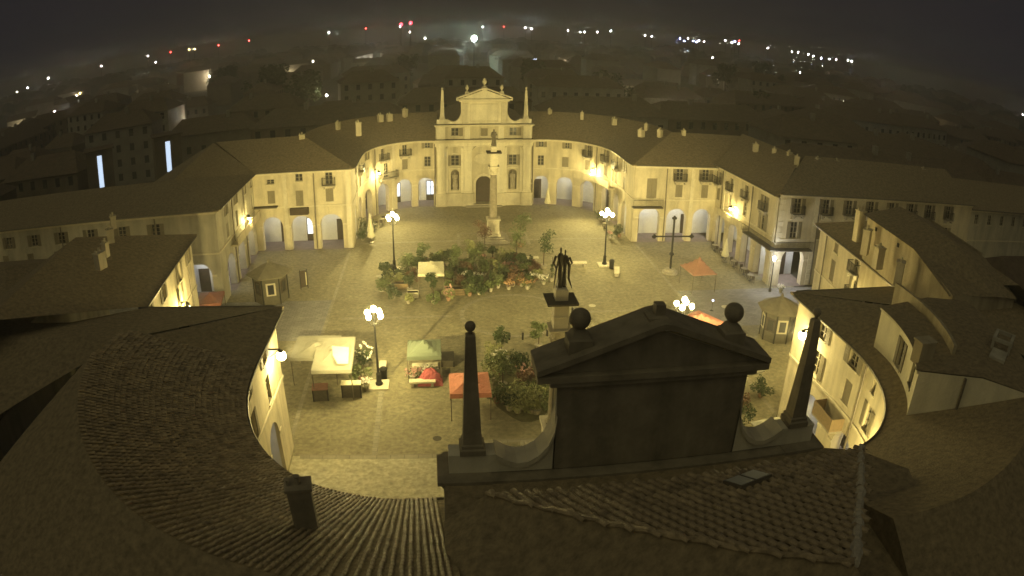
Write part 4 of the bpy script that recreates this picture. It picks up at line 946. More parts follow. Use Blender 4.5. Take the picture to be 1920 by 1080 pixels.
# ---------------------------------------------------------------- lamps on walls
wall_lamp(PLC, 10.1, 6.2, 170, 'bright wall lamp over the arches of the far left curved wing', ((4, -30, 0), 9000, 130))
wall_lamp(PRC, 10.3, 6.2, 170, 'bright wall lamp over the stone balcony of the far right curved wing', ((-4, -30, 0), 9000, 130))
wall_lamp(PNL, 22.5, 8.1, 240, 'dazzling wall lamp at the corner of the near left curved wing', ((1.5, 39.7, 9.5), 46000, 84))
wall_lamp(PNR, 22.5, 8.1, 260, 'wall lamp at the near right curved wing, hidden behind the right obelisk', ((-1.5, 39.7, 9.5), 46000, 84))
wall_lamp(PNR, 10.2, 5.4, 400, 'wall lamp low on the near right curved wing, beyond the church shoulder')
wall_lamp(PLS, 6.1, 6.0, 150, 'bright wall lamp on the left side house above its stone balcony')
wall_lamp(PRS, 6.0, 6.1, 150, 'bright wall lamp on the right side house above its stone balcony')
wall_lamp(PNRS, 5.0, 6.0, 460, 'wall lamp lighting the right side house below the street')
wall_lamp(PNLS, 10.0, 6.0, 420, 'wall lamp lighting the left side house below the street')

# four-globe street lamps
def street_lamp(label, x, y, power):
    t = thing('street_lamp', label, 'street lamp', (x, y, 0), 0, 'four-globe street lamps on the piazza')
    b = MB(); b.box(-.75, .75, -.75, .75, 0.014, .14); obj('plinth', b, benchm, t)
    b = MB(); b.lathe([(.28, .14), (.28, .3), (.2, .4), (.17, 1.0), (.2, 1.05), (.1, 1.2), (.085, 2.6), (.065, 5.0), (.1, 5.05), (.06, 5.15), (.05, 5.9), (.11, 6.0), (.07, 6.12)], 10); obj('post', b, iron, t, smooth=False)
    b = MB()
    for k in range(4):
        a = pi / 4 + k * pi / 2 + .2
        pts = [(0, 0, 5.25), (.22 * cos(a), .22 * sin(a), 5.12), (.5 * cos(a), .5 * sin(a), 5.3), (.62 * cos(a), .62 * sin(a), 5.6)]; b.tube(pts, .025, 5)
        b.lathe([(.03, 0), (.1, .06), (.09, .1)], 8, (.62 * cos(a), .62 * sin(a), 5.6))
    obj('arms', b, iron, t)
    for k in range(4):
        a = pi / 4 + k * pi / 2 + .2; b = MB(); b.ball((.62 * cos(a), .62 * sin(a), 5.92), .21, 12, sz=1.1); obj('globe', b, glob_y, t, smooth=True)
    b = MB(); b.ball((0, 0, 6.34), .22, 12, sz=1.1); obj('globe', b, glob_y, t, smooth=True)
    lamp('street_light', (0, 0, 6.75), power * .45, YEL, .3, t)
    for k in range(4):
        a = k * pi / 2 + .2; lamp('street_light', (.95 * cos(a), .95 * sin(a), 5.75), power * .14, YEL, .22, t)
    return t
street_lamp('four-globe street lamp in front of the far left curved wing', -11.6, 12.8, 520)
street_lamp('four-globe street lamp in front of the far right curved wing', 11.6, 12.8, 520)
street_lamp('four-globe street lamp beside the white marquees, near left', -11.6, -12.8, 760)
street_lamp('four-globe street lamp above the near red tent, right', 11.6, -12.8, 760)
# single white lamp at the street corner
t = thing('street_lamp', 'slim white-lit lamp post at the mouth of the right street', 'street lamp', (28.2, 3.6, 0))
b = MB(); b.lathe([(.16, 0), (.16, .3), (.07, .5), (.05, 3.4), (.1, 3.5)], 8); obj('post', b, iron, t)
b = MB(); b.lathe([(.1, 3.5), (.2, 3.85), (.05, 4.0)], 8); obj('globe', b, glob_w, t, smooth=True)
lamp('street_light', (0, -.4, 3.8), 110, COOL, .2, t)
for i, (x, y) in enumerate(((40, -3.5), (58, -3.5), (-42, -3.2), (-64, -3.2))):
    t = thing('street_lamp', f'warm lamp post far along the {"right" if x > 0 else "left"} street, {"nearer" if abs(x) < 50 else "farther"} one', 'street lamp', (x, y, 0))
    b = MB(); b.lathe([(.12, 0), (.05, .4), (.05, 5.2)], 8); obj('post', b, iron, t); b = MB(); b.lathe([(.06, 5.2), (.22, 5.5), (.05, 5.6)], 8); obj('globe', b, glob_y, t)
    lamp('street_light', (0, 0, 4.95), 55, YEL, .2, t)

# ---------------------------------------------------------------- columns with statues
def column(sy, label, pair):
    t = thing('monument_column', label, 'monument', (0, sy * 23.0, 0), 0 if sy > 0 else 0)
    b = MB(); b.sq([(1.9, 0.016), (1.9, .2)]); b.sq([(1.6, .202), (1.6, .4)]); b.sq([(1.3, .402), (1.3, .6)]); obj('step', b, stonegrey, t)
    b = MB(); b.sq([(.85, .602), (.85, .85), (.7, .95), (.7, 2.5), (.85, 2.6), (.85, 2.75)]); obj('pedestal', b, trim, t)
    b = MB(); b.lathe([(.62, 2.752), (.62, 2.85), (.5, 2.95), (.46, 3.1), (.45, 5.0), (.42, 7.4), (.36, 8.0), (.42, 8.08), (.36, 8.16)], 20); obj('shaft', b, mat('column_stone', (0.25, 0.22, 0.165), .8, .3, 3, .3, 12), t, smooth=False)
    b = MB(); b.lathe([(.36, 8.162), (.42, 8.5), (.40, 8.7), (.6, 9.0), (.58, 9.1)], 16)
    for k in range(4):
        a = pi / 4 + k * pi / 2; b.lathe([(.17, -.07), (.17, .07)], 10, M=Matrix.Translation((.66 * cos(a), .66 * sin(a), 8.92)) @ Matrix.Rotation(a, 4, 'Z') @ Matrix.Rotation(pi / 2, 4, 'X'))
        for q in range(2):
            aa = k * pi / 2 + q * pi / 4; b.tube([(.4 * cos(aa), .4 * sin(aa), 8.25), (.5 * cos(aa), .5 * sin(aa), 8.55), (.62 * cos(aa), .62 * sin(aa), 8.62)], [.09, .1, .05], 5)
    b.sq([(.62, 9.102), (.66, 9.24)]); obj('capital', b, trim, t)
    b = MB(); b.sq([(.42, 9.242), (.42, 9.9), (.46, 9.95), (.46, 10.05), (.42, 10.1), (.42, 10.75), (.55, 10.85)]); obj('die', b, trim, t)
    b = MB(); b.sq([(.86, 10.852), (.9, 10.98)]); obj('slab', b, [slab_m], t)
    b = MB(); b.sq([(.36, 10.983), (.36, 11.6), (.3, 11.68)]); obj('statue_base', b, trim, t)
    b = MB()
    if pair:
        statue_mesh(b, (-.1, 0, 11.68), 2.35, .115); statue_mesh(b, (.16, .05, 11.68), 2.2, .10)
        b.tube([(.24, .08, 13.5), (.42, .1, 12.9), (.4, .05, 12.2), (.6, -.05, 11.6)], [.07, .1, .07, .02], 7)
        b.tube([(-.24, -.05, 13.3), (-.38, -.15, 12.6), (-.46, -.2, 11.7)], [.05, .05, .02], 6)
    else: statue_mesh(b, (0, 0, 11.68), 2.05, .24)
    obj('statue', b, bronze if pair else mat('dark_marble', (0.10, 0.088, 0.066), .7, .4, 6), t)
    return t
column(1, 'tall stone column with a draped statue in front of the far church', False)
column(-1, 'near column topped by a dark slab and a dark bronze-like group of figures', True)

# ---------------------------------------------------------------- iron cross
t = thing('iron_cross', 'tall dark cross with trefoil ends standing on a pole at the right', 'cross', (18.45, 9.86, 0))
b = MB(); b.lathe([(.9, .016), (.9, .25), (.6, .27), (.6, .5), (.2, .55)], 12); obj('base', b, stonegrey, t)
b = MB(); b.box(-.09, .09, -.09, .09, .5, 6.25); b.lathe([(.09, 2.0), (.28, 2.15), (.28, 2.3), (.09, 2.5)], 8); obj('post', b, iron, t)
for e in ((0, 6.3, 0), (-2.2, 4.25, 1), (2.2, 4.25, 1)):
    b = MB()
    for dx, dz in ((0, .16), (-.16, 0), (.16, 0), (0, -.12)):
        b.ball((e[0] + dx, 0, e[1] + dz), .14, 8)
    obj('trefoil', b, iron, t)
b = MB(); b.box(-2.2, -.092, -.07, .07, 4.18, 4.32); b.box(.092, 2.2, -.07, .07, 4.18, 4.32); obj('crossbar', b, iron, t)

# ---------------------------------------------------------------- tents, canopies
def tent(label, x, y, sx_, sy_, h0, h1, cloth, rz=0, valance=.3, cat='tent', name='market_tent', flat_=False, group=None, sag=.12):
    t = thing(name, label, cat, (x, y, 0), rz, group)
    for i in (-1, 1):
        for j in (-1, 1):
            b = MB(); b.box(i * sx_ - .03, i * sx_ + .03, j * sy_ - .03, j * sy_ + .03, 0, h0); obj('pole', b, leadm, t)
    b = MB(); n_ = 8
    def zf(a, c):
        r = max(abs(a), abs(c)); return h0 + (h1 - h0) * (1 - r) - sag * sin(pi * r) * (1 if not flat_ else .3) + (.05 * sin(a * 9 + c * 5) if flat_ else 0)
    for i in range(n_):
        for j in range(n_):
            q = [(-1 + 2 * i / n_, -1 + 2 * j / n_), (-1 + 2 * (i + 1) / n_, -1 + 2 * j / n_), (-1 + 2 * (i + 1) / n_, -1 + 2 * (j + 1) / n_), (-1 + 2 * i / n_, -1 + 2 * (j + 1) / n_)]
            b.face([(a * sx_ * 1.03, c * sy_ * 1.03, zf(a, c)) for a, c in q])
    for i in range(n_):
        a0, a1 = -1 + 2 * i / n_, -1 + 2 * (i + 1) / n_
        for s in (-1, 1):
            b.face([(a0 * sx_ * 1.03, s * sy_ * 1.03, h0), (a1 * sx_ * 1.03, s * sy_ * 1.03, h0), (a1 * sx_ * 1.04, s * sy_ * 1.05, h0 - valance), (a0 * sx_ * 1.04, s * sy_ * 1.05, h0 - valance)])
            b.face([(s * sx_ * 1.03, a0 * sy_ * 1.03, h0), (s * sx_ * 1.03, a1 * sy_ * 1.03, h0), (s * sx_ * 1.05, a1 * sy_ * 1.04, h0 - valance), (s * sx_ * 1.05, a0 * sy_ * 1.04, h0 - valance)])
    obj('canopy', b, cloth, t)
    return t
tent('large pale marquee behind, overlapping the front marquee beside the near left lamp', -16.6, -10.7, 1.75, 1.9, 2.4, 2.75, mat('grey_canvas', (0.25, 0.24, 0.19), .8, .15, 1.2, .3, 5), valance=.25)
tent('front pale marquee with a bright patched panel on its roof', -14.95, -12.2, 1.45, 2.7, 2.55, 2.85, white_cloth, rz=.04, valance=.25)
b = MB(); b.face([(-15.15, -11.6, 2.86), (-13.8, -11.8, 2.83), (-13.6, -14.2, 2.67), (-14.4, -14.3, 2.72), (-14.9, -13.1, 2.83)]); o = obj('loose_tarpaulin', b, cream_cloth); tag(o, 'bright loose tarpaulin lying on the front marquee roof', 'tarpaulin')
tent('cream gazebo with pointed roof in the middle of the plant display', -7.55, 7.0, 1.25, 1.75, 2.25, 3.0, cream_cloth, valance=.25)
tent('green gazebo with pointed roof left of the near obelisk', -8.1, -10.9, 1.25, 1.4, 2.2, 2.9, green_cloth, valance=.3)
tent('coral red gazebo partly hidden behind the near obelisk', -4.9, -16.6, 1.35, 1.45, 2.2, 2.85, red_cloth, valance=.35)
tent('dull red pointed gazebo on open paving below the iron cross', 20.0, 5.3, 1.35, 1.6, 2.1, 3.5, mat('dull_red_canvas', (0.34, 0.17, 0.12), .8, .15, 1.5), valance=.1, rz=.1)
tent('coral red gazebo rising behind the near church gable at right', 15.2, -8.0, 1.6, 1.6, 2.3, 3.0, red_cloth, rz=.5)
tent('faded red awning at the corner by the bright left arch', -29.2, .6, 1.25, 1.5, 2.2, 2.7, mat('faded_red_canvas', (0.36, 0.14, 0.10), .8, .2, 1.5), rz=.15)

# kiosks
def kiosk(label, x, y, r=1.9, rz=0.0, h=2.9, rf=None, n=6, litw=(4,)):
    t = thing('kiosk', label, 'kiosk', (x, y, 0), rz)
    b = MB(); b.lathe([(r, 0.014), (r, h)], n); obj('wall', b, mat('kiosk_panels', (0.11, 0.10, 0.07), .6, .3, 3), t)
    b = MB(); b.lathe([(r * 1.38, h + .002), (r * 1.40, h + .12), (r * .75, h + .65), (.12, h + 1.15)], n); b.lathe([(.1, h + 1.1), (.16, h + 1.25), (.03, h + 1.5)], 8); obj('roof', b, rf, t)
    ap = r * cos(pi / n)
    for k in range(n):
        a = 2 * pi * (k + .5) / n; M = Matrix.Rotation(a, 4, 'Z') @ Matrix.Translation((ap, 0, 0))
        b = MB(); b.box(.003, .06, -.5, .5, 1.0, 2.3, 0, M); o = obj('window', b, trim if k in litw else darkwood, t)
        b = MB(); b.box(.062, .07, -.32, .32, 1.15, 2.15, 0, M); obj('pane', b, glass, o)
    for k in range(n):
        a = 2 * pi * k / n; b = MB(); b.tube([(r * 1.02 * cos(a), r * 1.02 * sin(a), .015), (r * 1.02 * cos(a), r * 1.02 * sin(a), h)], .07, 5); obj('corner_post', b, iron, t)
    return t
kiosk('news kiosk with a pale pointed roof near the left arches', -23.9, 5.1, 1.75, .25, rf=mat('kiosk_roof', (0.20, 0.18, 0.13), .6, .3, 2))
kiosk('octagonal kiosk with ribbed roof behind the right obelisk', 23.5, -7.4, 1.6, .2, rf=mat('kiosk_roof_dark', (0.16, 0.14, 0.10), .6, .3, 2), n=8, litw=(3, 5))

# benches
def bench(label, x, y, rz):
    t = thing('bench', label, 'bench', (x, y, 0), rz, 'pale stone benches on the piazza')
    b = MB(); b.box(-1.0, 1.0, -.28, .28, .4, .52); obj('seat', b, benchm, t)
    for s in (-1, 1): b = MB(); b.box(s * .75 - .1, s * .75 + .1, -.22, .22, .014, .398); obj('leg', b, stonegrey, t)
bench('bench standing alone in front of the near left paving', -8.3, -13.0, 0)
bench('bench between the green gazebo and the heap of flowers', -8.1, -12.0 + 1.6, .03)
bench('bench beside the near left street lamp, end on', -11.45, -10.6, pi / 2)
bench('bench behind the statue column, right of it', 8.5, 12.6, 0)
bench('bench end on beside the far right street lamp', 12.3, 9.9, pi / 2 - .25)
bench('bench at the right edge of the plant display', 3.4, 14.6, 0)
bench('bench by the far left street lamp among the shrubs', -10.9, 9.6, .1)

# bins, boxes
def litter_bin(label, x, y):
    t = thing('litter_bin', label, 'bin', (x, y, 0), 0, 'dark litter bins')
    b = MB(); b.lathe([(.24, .014), (.3, .85), (.33, .87), (.33, .93)], 12); obj('body', b, iron, t); b = MB(); b.lathe([(.31, .932), (.2, 1.05), (.05, 1.1)], 12); obj('lid', b, iron, t)
litter_bin('dark litter bin by the bench at the near left lamp', -11.3, -12.1 + .35); litter_bin('dark litter bin at the foot of the far right lamp', 12.15, 11.7)
litter_bin('dark litter bin behind the cream gazebo', -11.8, 11.6)
def crate_planter(label, x, y, w_, d_, h_, m=None, rz=0, plants=2):
    t = thing('planter_box', label, 'planter', (x, y, 0), rz)
    for s in (-1, 1):
        for k in range(3): b = MB(); b.box(-w_ / 2, w_ / 2, s * d_ / 2 - .03, s * d_ / 2 + .03, .016 + k * h_ / 3, .01 + (k + .92) * h_ / 3); obj('board', b, m or woodm, t)
        b = MB(); b.box(s * w_ / 2 - .03, s * w_ / 2 + .03, -d_ / 2 + .03, d_ / 2 - .03, .016, h_); obj('end_board', b, m or woodm, t)
    b = MB(); b.box(-w_ / 2 + .04, w_ / 2 - .04, -d_ / 2 + .04, d_ / 2 - .04, .017, h_ - .06); obj('soil', b, soil, t)
    return t
crate_planter('slatted wooden planter right of the cream gazebo', -5.2, 5.4, 1.9, .9, .7)
crate_planter('low wooden planter left of the cream gazebo', -10.8, 7.4, 1.6, .9, .6, rz=.1)
crate_planter('pale planter box in front of the left shrubs', -9.4, 4.9, 1.1, .7, .6, m=benchm)
# dark bins in front of the marquees
def bin_box(label, x, y, w_, d_, h_, top, rz=0):
    t = thing('covered_stall', label, 'stall', (x, y, 0), rz)
    b = MB(); b.box(-w_ / 2, w_ / 2, -d_ / 2, d_ / 2, .014, h_); obj('body', b, slab_m, t)
    b = MB(); b.box(-w_ / 2 - .06, w_ / 2 + .06, -d_ / 2 - .06, d_ / 2 + .06, h_ + .002, h_ + .07); obj('top', b, top, t)
    for s in (-1, 1): b = MB(); b.box(s * w_ / 2 - .05, s * w_ / 2 + .05, -d_ / 2 - .05, -d_ / 2 - .003, .02, h_); obj('post', b, iron, t)
bin_box('dark stall with a small reddish cover below the marquees', -15.9, -14.6, 1.1, .9, .95, mat('faded_cover', (0.25, 0.12, 0.09), .8, .3, 3), .1)
bin_box('dark square stall with a narrow pale top between marquee and lamp', -13.55, -14.3, 1.4, .55, 1.1, cream_cloth)
bin_box('dark flat box standing right of the green gazebo', -6.3, -9.2, .95, 1.6, .5, slab_m)
# board sign left
t = thing('notice_board', 'narrow upright notice board left of the plant display', 'sign', (-20.9, 7.9, 0), .5)
b = MB(); b.box(-.35, .35, -.06, .06, .2, 2.0); obj('panel', b, darkwood, t); b = MB(); b.box(.2, .3, -.075, -.062, .4, 1.8); obj('poster', b, cream_cloth, t)
for s in (-1, 1): b = MB(); b.box(s * .4 - .04, s * .4 + .04, -.04, .04, .014, 2.1); obj('post', b, iron, t)
# tarpaulin heap with flowers
b = MB(); random.seed(3)
n_ = 14
hh = [[max(0.02, (1 - (abs(-1 + 2 * i / n_)) ** 2) * (1 - (abs(-1 + 2 * j / n_)) ** 2) * 1.15 + random.uniform(-.09, .09)) for j in range(n_ + 1)] for i in range(n_ + 1)]
for i in range(n_):
    for j in range(n_):
        q = [(i, j), (i + 1, j), (i + 1, j + 1), (i, j + 1)]; b.face([(-.95 + 1.9 * a / n_, -.8 + 1.6 * c / n_, .012 + hh[a][c] * (1.0)) for a, c in q])
o = obj('cloth_heap', b, darkred, None, (-7.7, -12.3, 0)); tag(o, 'crumpled dark red cloth heap between two benches', 'cloth heap')

# ---------------------------------------------------------------- plants
def leafball(b, c, r, n_, rnd, size=.09, m=0, sq_=1.0):
    for _ in range(n_):
        while True:
            p = Vector((rnd.uniform(-1, 1), rnd.uniform(-1, 1), rnd.uniform(-1, 1)))
            if .3 < p.length < 1: break
        q = Vector((c[0] + p.x * r, c[1] + p.y * r, c[2] + p.z * r * sq_))
        if q.z < .03: q.z = .03 + rnd.random() * .05
        a = Vector((rnd.gauss(0, 1), rnd.gauss(0, 1), rnd.gauss(0, .6))).normalized() * size * rnd.uniform(.7, 1.5); c2 = a.cross(Vector((rnd.gauss(0, 1), rnd.gauss(0, 1), rnd.gauss(0, 1)))).normalized() * size * .6
        b.face([q - a, q + c2, q + a, q - c2], m)
def plant(label, x, y, kind, h, seed, lm=0, fm=None, name=None, pot=True, group=None):
    rnd = random.Random(seed)
    nm = {'bush': 'shrub', 'tree': 'small_tree', 'cone': 'topiary', 'flower': 'flower_pot', 'spiral': 'topiary', 'low': 'shrub'}[kind]
    cat = {'bush': 'shrub', 'tree': 'tree', 'cone': 'topiary', 'flower': 'flowers', 'spiral': 'topiary', 'low': 'shrub'}[kind]
    t = thing(nm, label, cat, (x, y, 0), rnd.uniform(0, 6), group)
    z0 = 0.02
    if pot:
        b = MB(); r = .16 + h * .06; b.lathe([(r * .7, .016), (r, .35), (r * 1.1, .36), (r * 1.1, .42)], 10); obj('pot', b, terracotta if rnd.random() < .3 else stonegrey, t); z0 = .42
    b = MB()
    if kind == 'tree':
        b.tube([(0, 0, z0), (.03, .02, h * .5), (-.04, .03, h * .75)], [.05, .04, .02], 6)
        for k in range(5): a = rnd.uniform(0, 6.3); b.tube([(0, 0, h * (.35 + .07 * k)), (.3 * h * .5 * cos(a), .3 * h * .5 * sin(a), h * (.55 + .07 * k))], [.02, .01], 4)
        obj('trunk', b, barkm, t); b = MB()
        for k in range(9):
            a = rnd.uniform(0, 6.3); rr = rnd.uniform(0, .26) * h; leafball(b, (rr * cos(a), rr * sin(a), h * rnd.uniform(.5, .95)), .14 * h, 60, rnd, .1)
        obj('crown', b, leafm[lm], t)
    elif kind in ('bush', 'low'):
        b.tube([(0, 0, z0 * .8), (0, 0, h * .5)], [.04, .02], 5); obj('stem', b, barkm, t); b = MB()
        for k in range(8):
            a = rnd.uniform(0, 6.3); rr = rnd.uniform(.1, .42) * h * (1.3 if kind == 'low' else .8); leafball(b, (rr * cos(a), rr * sin(a), h * rnd.uniform(.3, .8)), .24 * h, 60, rnd, .1)
        obj('foliage', b, leafm[lm], t)
    elif kind == 'cone':
        b.tube([(0, 0, z0 * .8), (0, 0, h * .6)], [.04, .02], 5); obj('stem', b, barkm, t); b = MB()
        for k in range(9): leafball(b, (0, 0, z0 + (h - z0) * (k + .5) / 9), max(.08, .30 * (1 - k / 10)), 55, rnd, .06)
        obj('foliage', b, leafm[1], t)
    elif kind == 'spiral':
        b.tube([(0, 0, z0 * .8), (0, 0, h * .9)], [.04, .02], 5); obj('stem', b, barkm, t); b = MB()
        for z, r in ((z0 + .3, .36), (z0 + .85, .24), (z0 + 1.3, .17)): leafball(b, (0, 0, z), r, 110, rnd, .06)
        obj('foliage', b, leafm[1], t)
    if fm is not None or kind == 'flower':
        if kind == 'flower': b = MB(); leafball(b, (0, 0, z0 + .15), .3 * h + .1, 60, rnd, .08, sq_=.6); obj('foliage', b, leafm[lm], t)
        b = MB()
        for k in range(26):
            a = rnd.uniform(0, 6.3); rr = rnd.uniform(0, .38) * h + .05; z = z0 + .2 + rnd.uniform(0, .2) if kind == 'flower' else h * rnd.uniform(.5, 1.0)
            p = Vector((rr * cos(a), rr * sin(a), z + .1))
            for q in range(3): leafball(b, tuple(p), .09, 2, rnd, .085)
        obj('blossom', b, flowerm[fm or 0], t)
PL = []
sp = random.Random(11)
kinds = ['low', 'bush', 'flower', 'cone', 'tree']
desc_col = {0: 'green', 1: 'dark green', 2: 'pale green', 3: 'reddish'}
NAMED = [  # x, y, kind, h, leaf, flower, label
 (-1.3, 19.2, 'tree', 3.0, 3, None, 'red-leaved small tree in front of the far column base'),
 (3.0, 20.0, 'tree', 3.6, 0, None, 'tall loose green tree at the back right of the plant display'),
 (2.0, 15.5, 'tree', 2.8, 0, None, 'round green tree in the middle right of the plant display'),
 (4.6, 12.2, 'tree', 3.4, 1, None, 'dark upright tree at the right end of the plant display'),
 (4.9, 8.3, 'spiral', 2.4, 1, None, 'three-ball clipped topiary standing alone right of the display'),
 (-12.0, 9.0, 'bush', 1.5, 1, None, 'dark shrub at the foot of the far left street lamp'),
 (-12.6, 6.6, 'bush', 1.4, 0, None, 'loose shrub at the left end of the plant display'),
 (-11.3, 4.6, 'low', 1.1, 1, None, 'low dark shrub at the front left corner of the display'),
 (-9.8, 3.2, 'low', .9, 2, None, 'pale low shrub by the small planter box'),
 (-10.2, 12.2, 'bush', 1.8, 0, None, 'shrub behind the cream gazebo to its left'),
 (-8.6, 11.4, 'tree', 2.2, 1, None, 'dark small tree directly behind the cream gazebo'),
 (-5.6, 8.6, 'cone', 2.4, 1, None, 'cone-shaped cypress right behind the cream gazebo'),
 (-4.9, 11.0, 'tree', 2.6, 0, None, 'green tree between gazebo and column'),
 (-3.4, 13.6, 'tree', 2.4, 2, None, 'pale loose tree at the back centre of the display'),
 (-3.8, 6.4, 'bush', 1.5, 1, None, 'dark shrub right of the slatted planter'),
 (-5.9, 3.7, 'bush', 1.1, 2, 1, 'pink flowering shrub in front of the gazebo'),
 (-7.4, 3.2, 'low', 1.0, 0, None, 'low shrub at the front of the gazebo'),
 (-2.8, 8.6, 'flower', 1.2, 0, 0, 'white flowers in the centre path of the display'),
 (-2.2, 10.8, 'bush', 1.5, 0, None, 'green shrub in the centre of the display'),
 (-1.2, 12.8, 'flower', 1.3, 0, 1, 'pale pink flowers behind the centre cypress'),
 (-.6, 8.0, 'cone', 1.9, 1, None, 'slim dark cypress at the centre of the display'),
 (.4, 11.8, 'flower', 1.4, 3, 1, 'pink and red flowers in the right half of the display'),
 (.9, 8.8, 'bush', 1.4, 3, None, 'reddish shrub in the right half of the display'),
 (2.0, 10.6, 'flower', 1.5, 0, 1, 'large pink blossoms left of the dark upright tree'),
 (1.6, 7.0, 'flower', 1.3, 2, 2, 'orange flowers at the front right of the display'),
 (3.0, 8.2, 'flower', 1.5, 2, 0, 'white flowers at the front right of the display'),
 (3.9, 7.4, 'flower', 1.3, 0, 0, 'creamy flowers beside the three-ball topiary'),
 (.2, 6.2, 'flower', 1.1, 3, 2, 'coppery flowers at the front centre of the display'),
 (-1.6, 6.6, 'cone', 1.6, 1, None, 'short cypress at the front centre of the display'),
 (2.6, 12.9, 'flower', 1.2, 0, 0, 'white flowers beside the bench in the display'),
 (-2.0, 16.0, 'bush', 1.6, 0, None, 'shrub behind the display near the column'),
 (.8, 14.2, 'bush', 1.7, 2, None, 'pale shrub left of the round green tree'),
 (-6.4, 12.8, 'bush', 1.6, 0, None, 'shrub far behind the gazebo to its right'),
 (-12.9, -9.9, 'bush', 1.6, 1, 0, 'white-flowering shrub between marquee and near left lamp'),
 (-13.0, -12.2, 'low', 1.3, 0, None, 'green shrub beside the front marquee'),
 (-12.6, -13.5, 'flower', 1.2, 2, 0, 'yellowish flowers at the foot of the near left lamp'),
 (-9.0, -12.0, 'flower', 1.4, 1, 1, 'dark pot of pinkish flowers left of the red heap'),
 (-7.9, -11.6, 'flower', 1.6, 0, 0, 'white flowers on top of the dark red heap'),
 (-1.9, -8.2, 'tree', 2.1, 1, None, 'small spreading tree right of the near obelisk tip'),
 (1.3, -7.2, 'tree', 2.0, 0, None, 'thin tree left of the near column capital'),
 (-2.4, -11.6, 'bush', 1.6, 2, 0, 'white-blossomed shrub right of the obelisk'),
 (-1.2, -11.3, 'bush', 1.7, 1, None, 'dark shrub in the middle of the near garden'),
 (-2.3, -13.6, 'tree', 2.4, 0, None, 'leafy small tree behind the coral red gazebo'),
 (-.6, -14.2, 'bush', 1.7, 3, 1, 'reddish shrub with pink blossoms in the near garden'),
 (.4, -16.0, 'low', 1.5, 0, None, 'green shrub in the right of the near garden'),
 (-1.6, -17.3, 'bush', 2.0, 2, None, 'large pale bush in the near garden, left part'),
 (-.3, -17.6, 'bush', 2.1, 2, None, 'large pale bush in the near garden, middle part'),
 (.7, -17.9, 'bush', 1.8, 0, None, 'large green bush against the church scroll'),
 (.9, -15.0, 'flower', 1.5, 3, 1, 'red flowers at the right of the near garden'),
 (17.2, -21.0 + 3.4, 'low', 1.4, 1, None, 'dark shrub by the near right arches, seen past the gable'),
 (14.6, -19.4, 'bush', 1.5, 3, None, 'reddish potted shrub near the white umbrella at right'),
 (13.9, -21.4, 'low', 1.4, 1, None, 'dark potted plant by the near right curved wing'),
 (15.2, 30.2, 'bush', 1.5, 1, None, 'dark potted bush at the right curved arcade'),
 (16.0, 23.2, 'low', 1.3, 1, None, 'potted shrub at the corner before the right flat front'),
 (14.6, 22.6, 'flower', 1.2, 1, 1, 'red flowers in a pot before the right curved wing'),
 (-15.8, 26.6, 'bush', 2.0, 1, None, 'tall dark potted bush beside the closed umbrellas'),
 (-16.2, 24.0, 'bush', 1.6, 1, None, 'dark potted bush behind the closed umbrellas'),
]
for i, (x, y, kd, h, lm, fm, lab) in enumerate(NAMED): plant(lab, x, y, kd, h * 1.22, 100 + i, lm, fm)
q_ = random.Random(21); fx = []
while len(fx) < 62:
    x, y = q_.uniform(-12.8, 4.2), q_.uniform(4.2, 16.5)
    if abs(x + 7.55) < 1.6 and abs(y - 7.0) < 2.2: continue
    if (x + 4) ** 2 / 80 + (y - 10) ** 2 / 38 > 1: continue
    if any((x - a) ** 2 + (y - c_) ** 2 < .75 for a, c_ in fx): continue
    fx.append((x, y))
for i, (x, y) in enumerate(fx):
    kd = q_.choice(('bush', 'low', 'low', 'flower', 'tree', 'bush'))
    plant({'bush': 'leafy potted shrub filling the flower display', 'low': 'low spreading plant filling the flower display', 'flower': 'small flowering pot filling the flower display', 'tree': 'thin young tree filling the flower display'}[kd], x, y, kd, q_.uniform(1.1, 1.7) * (1.5 if kd == 'tree' else 1), 300 + i, q_.choice((0, 0, 1, 1, 2, 3)), q_.choice((0, 1, 2)) if kd == 'flower' else None, group={'bush': 'filler shrubs of the display', 'low': 'low filler plants of the display', 'flower': 'small flower pots of the display', 'tree': 'young trees of the display'}[kd])
fx = []
while len(fx) < 14:
    x, y = q_.uniform(-3, 1.4), q_.uniform(-18.2, -9.5)
    if any((x - a) ** 2 + (y - c_) ** 2 < .8 for a, c_ in fx): continue
    fx.append((x, y)); plant('leafy plant filling the near garden', x, y, q_.choice(('bush', 'low')), q_.uniform(1.2, 1.9), 400 + len(fx), q_.choice((0, 1, 2)), None, group='filler plants of the near garden')

# garden beds (sheets of soil)
for lab, x0, x1, y0, y1 in (('planted bed of the near garden', -3.2, 1.4, -18.4, -10.4),):
    b = MB(); n_ = 20
    for i in range(n_): pass
    b.prismz([((x0 + x1) / 2 + (x1 - x0) / 2 * cos(2 * pi * k / 24) * (1 + .06 * sin(k * 5)), (y0 + y1) / 2 + (y1 - y0) / 2 * sin(2 * pi * k / 24) * (1 + .06 * cos(k * 7))) for k in range(24)], .014, .06)
    o = obj('flower_bed', b, mat('turf_mulch', (0.10, 0.095, 0.045), .95, .5, 1.5, .5, 8)); tag(o, lab, 'flower bed')

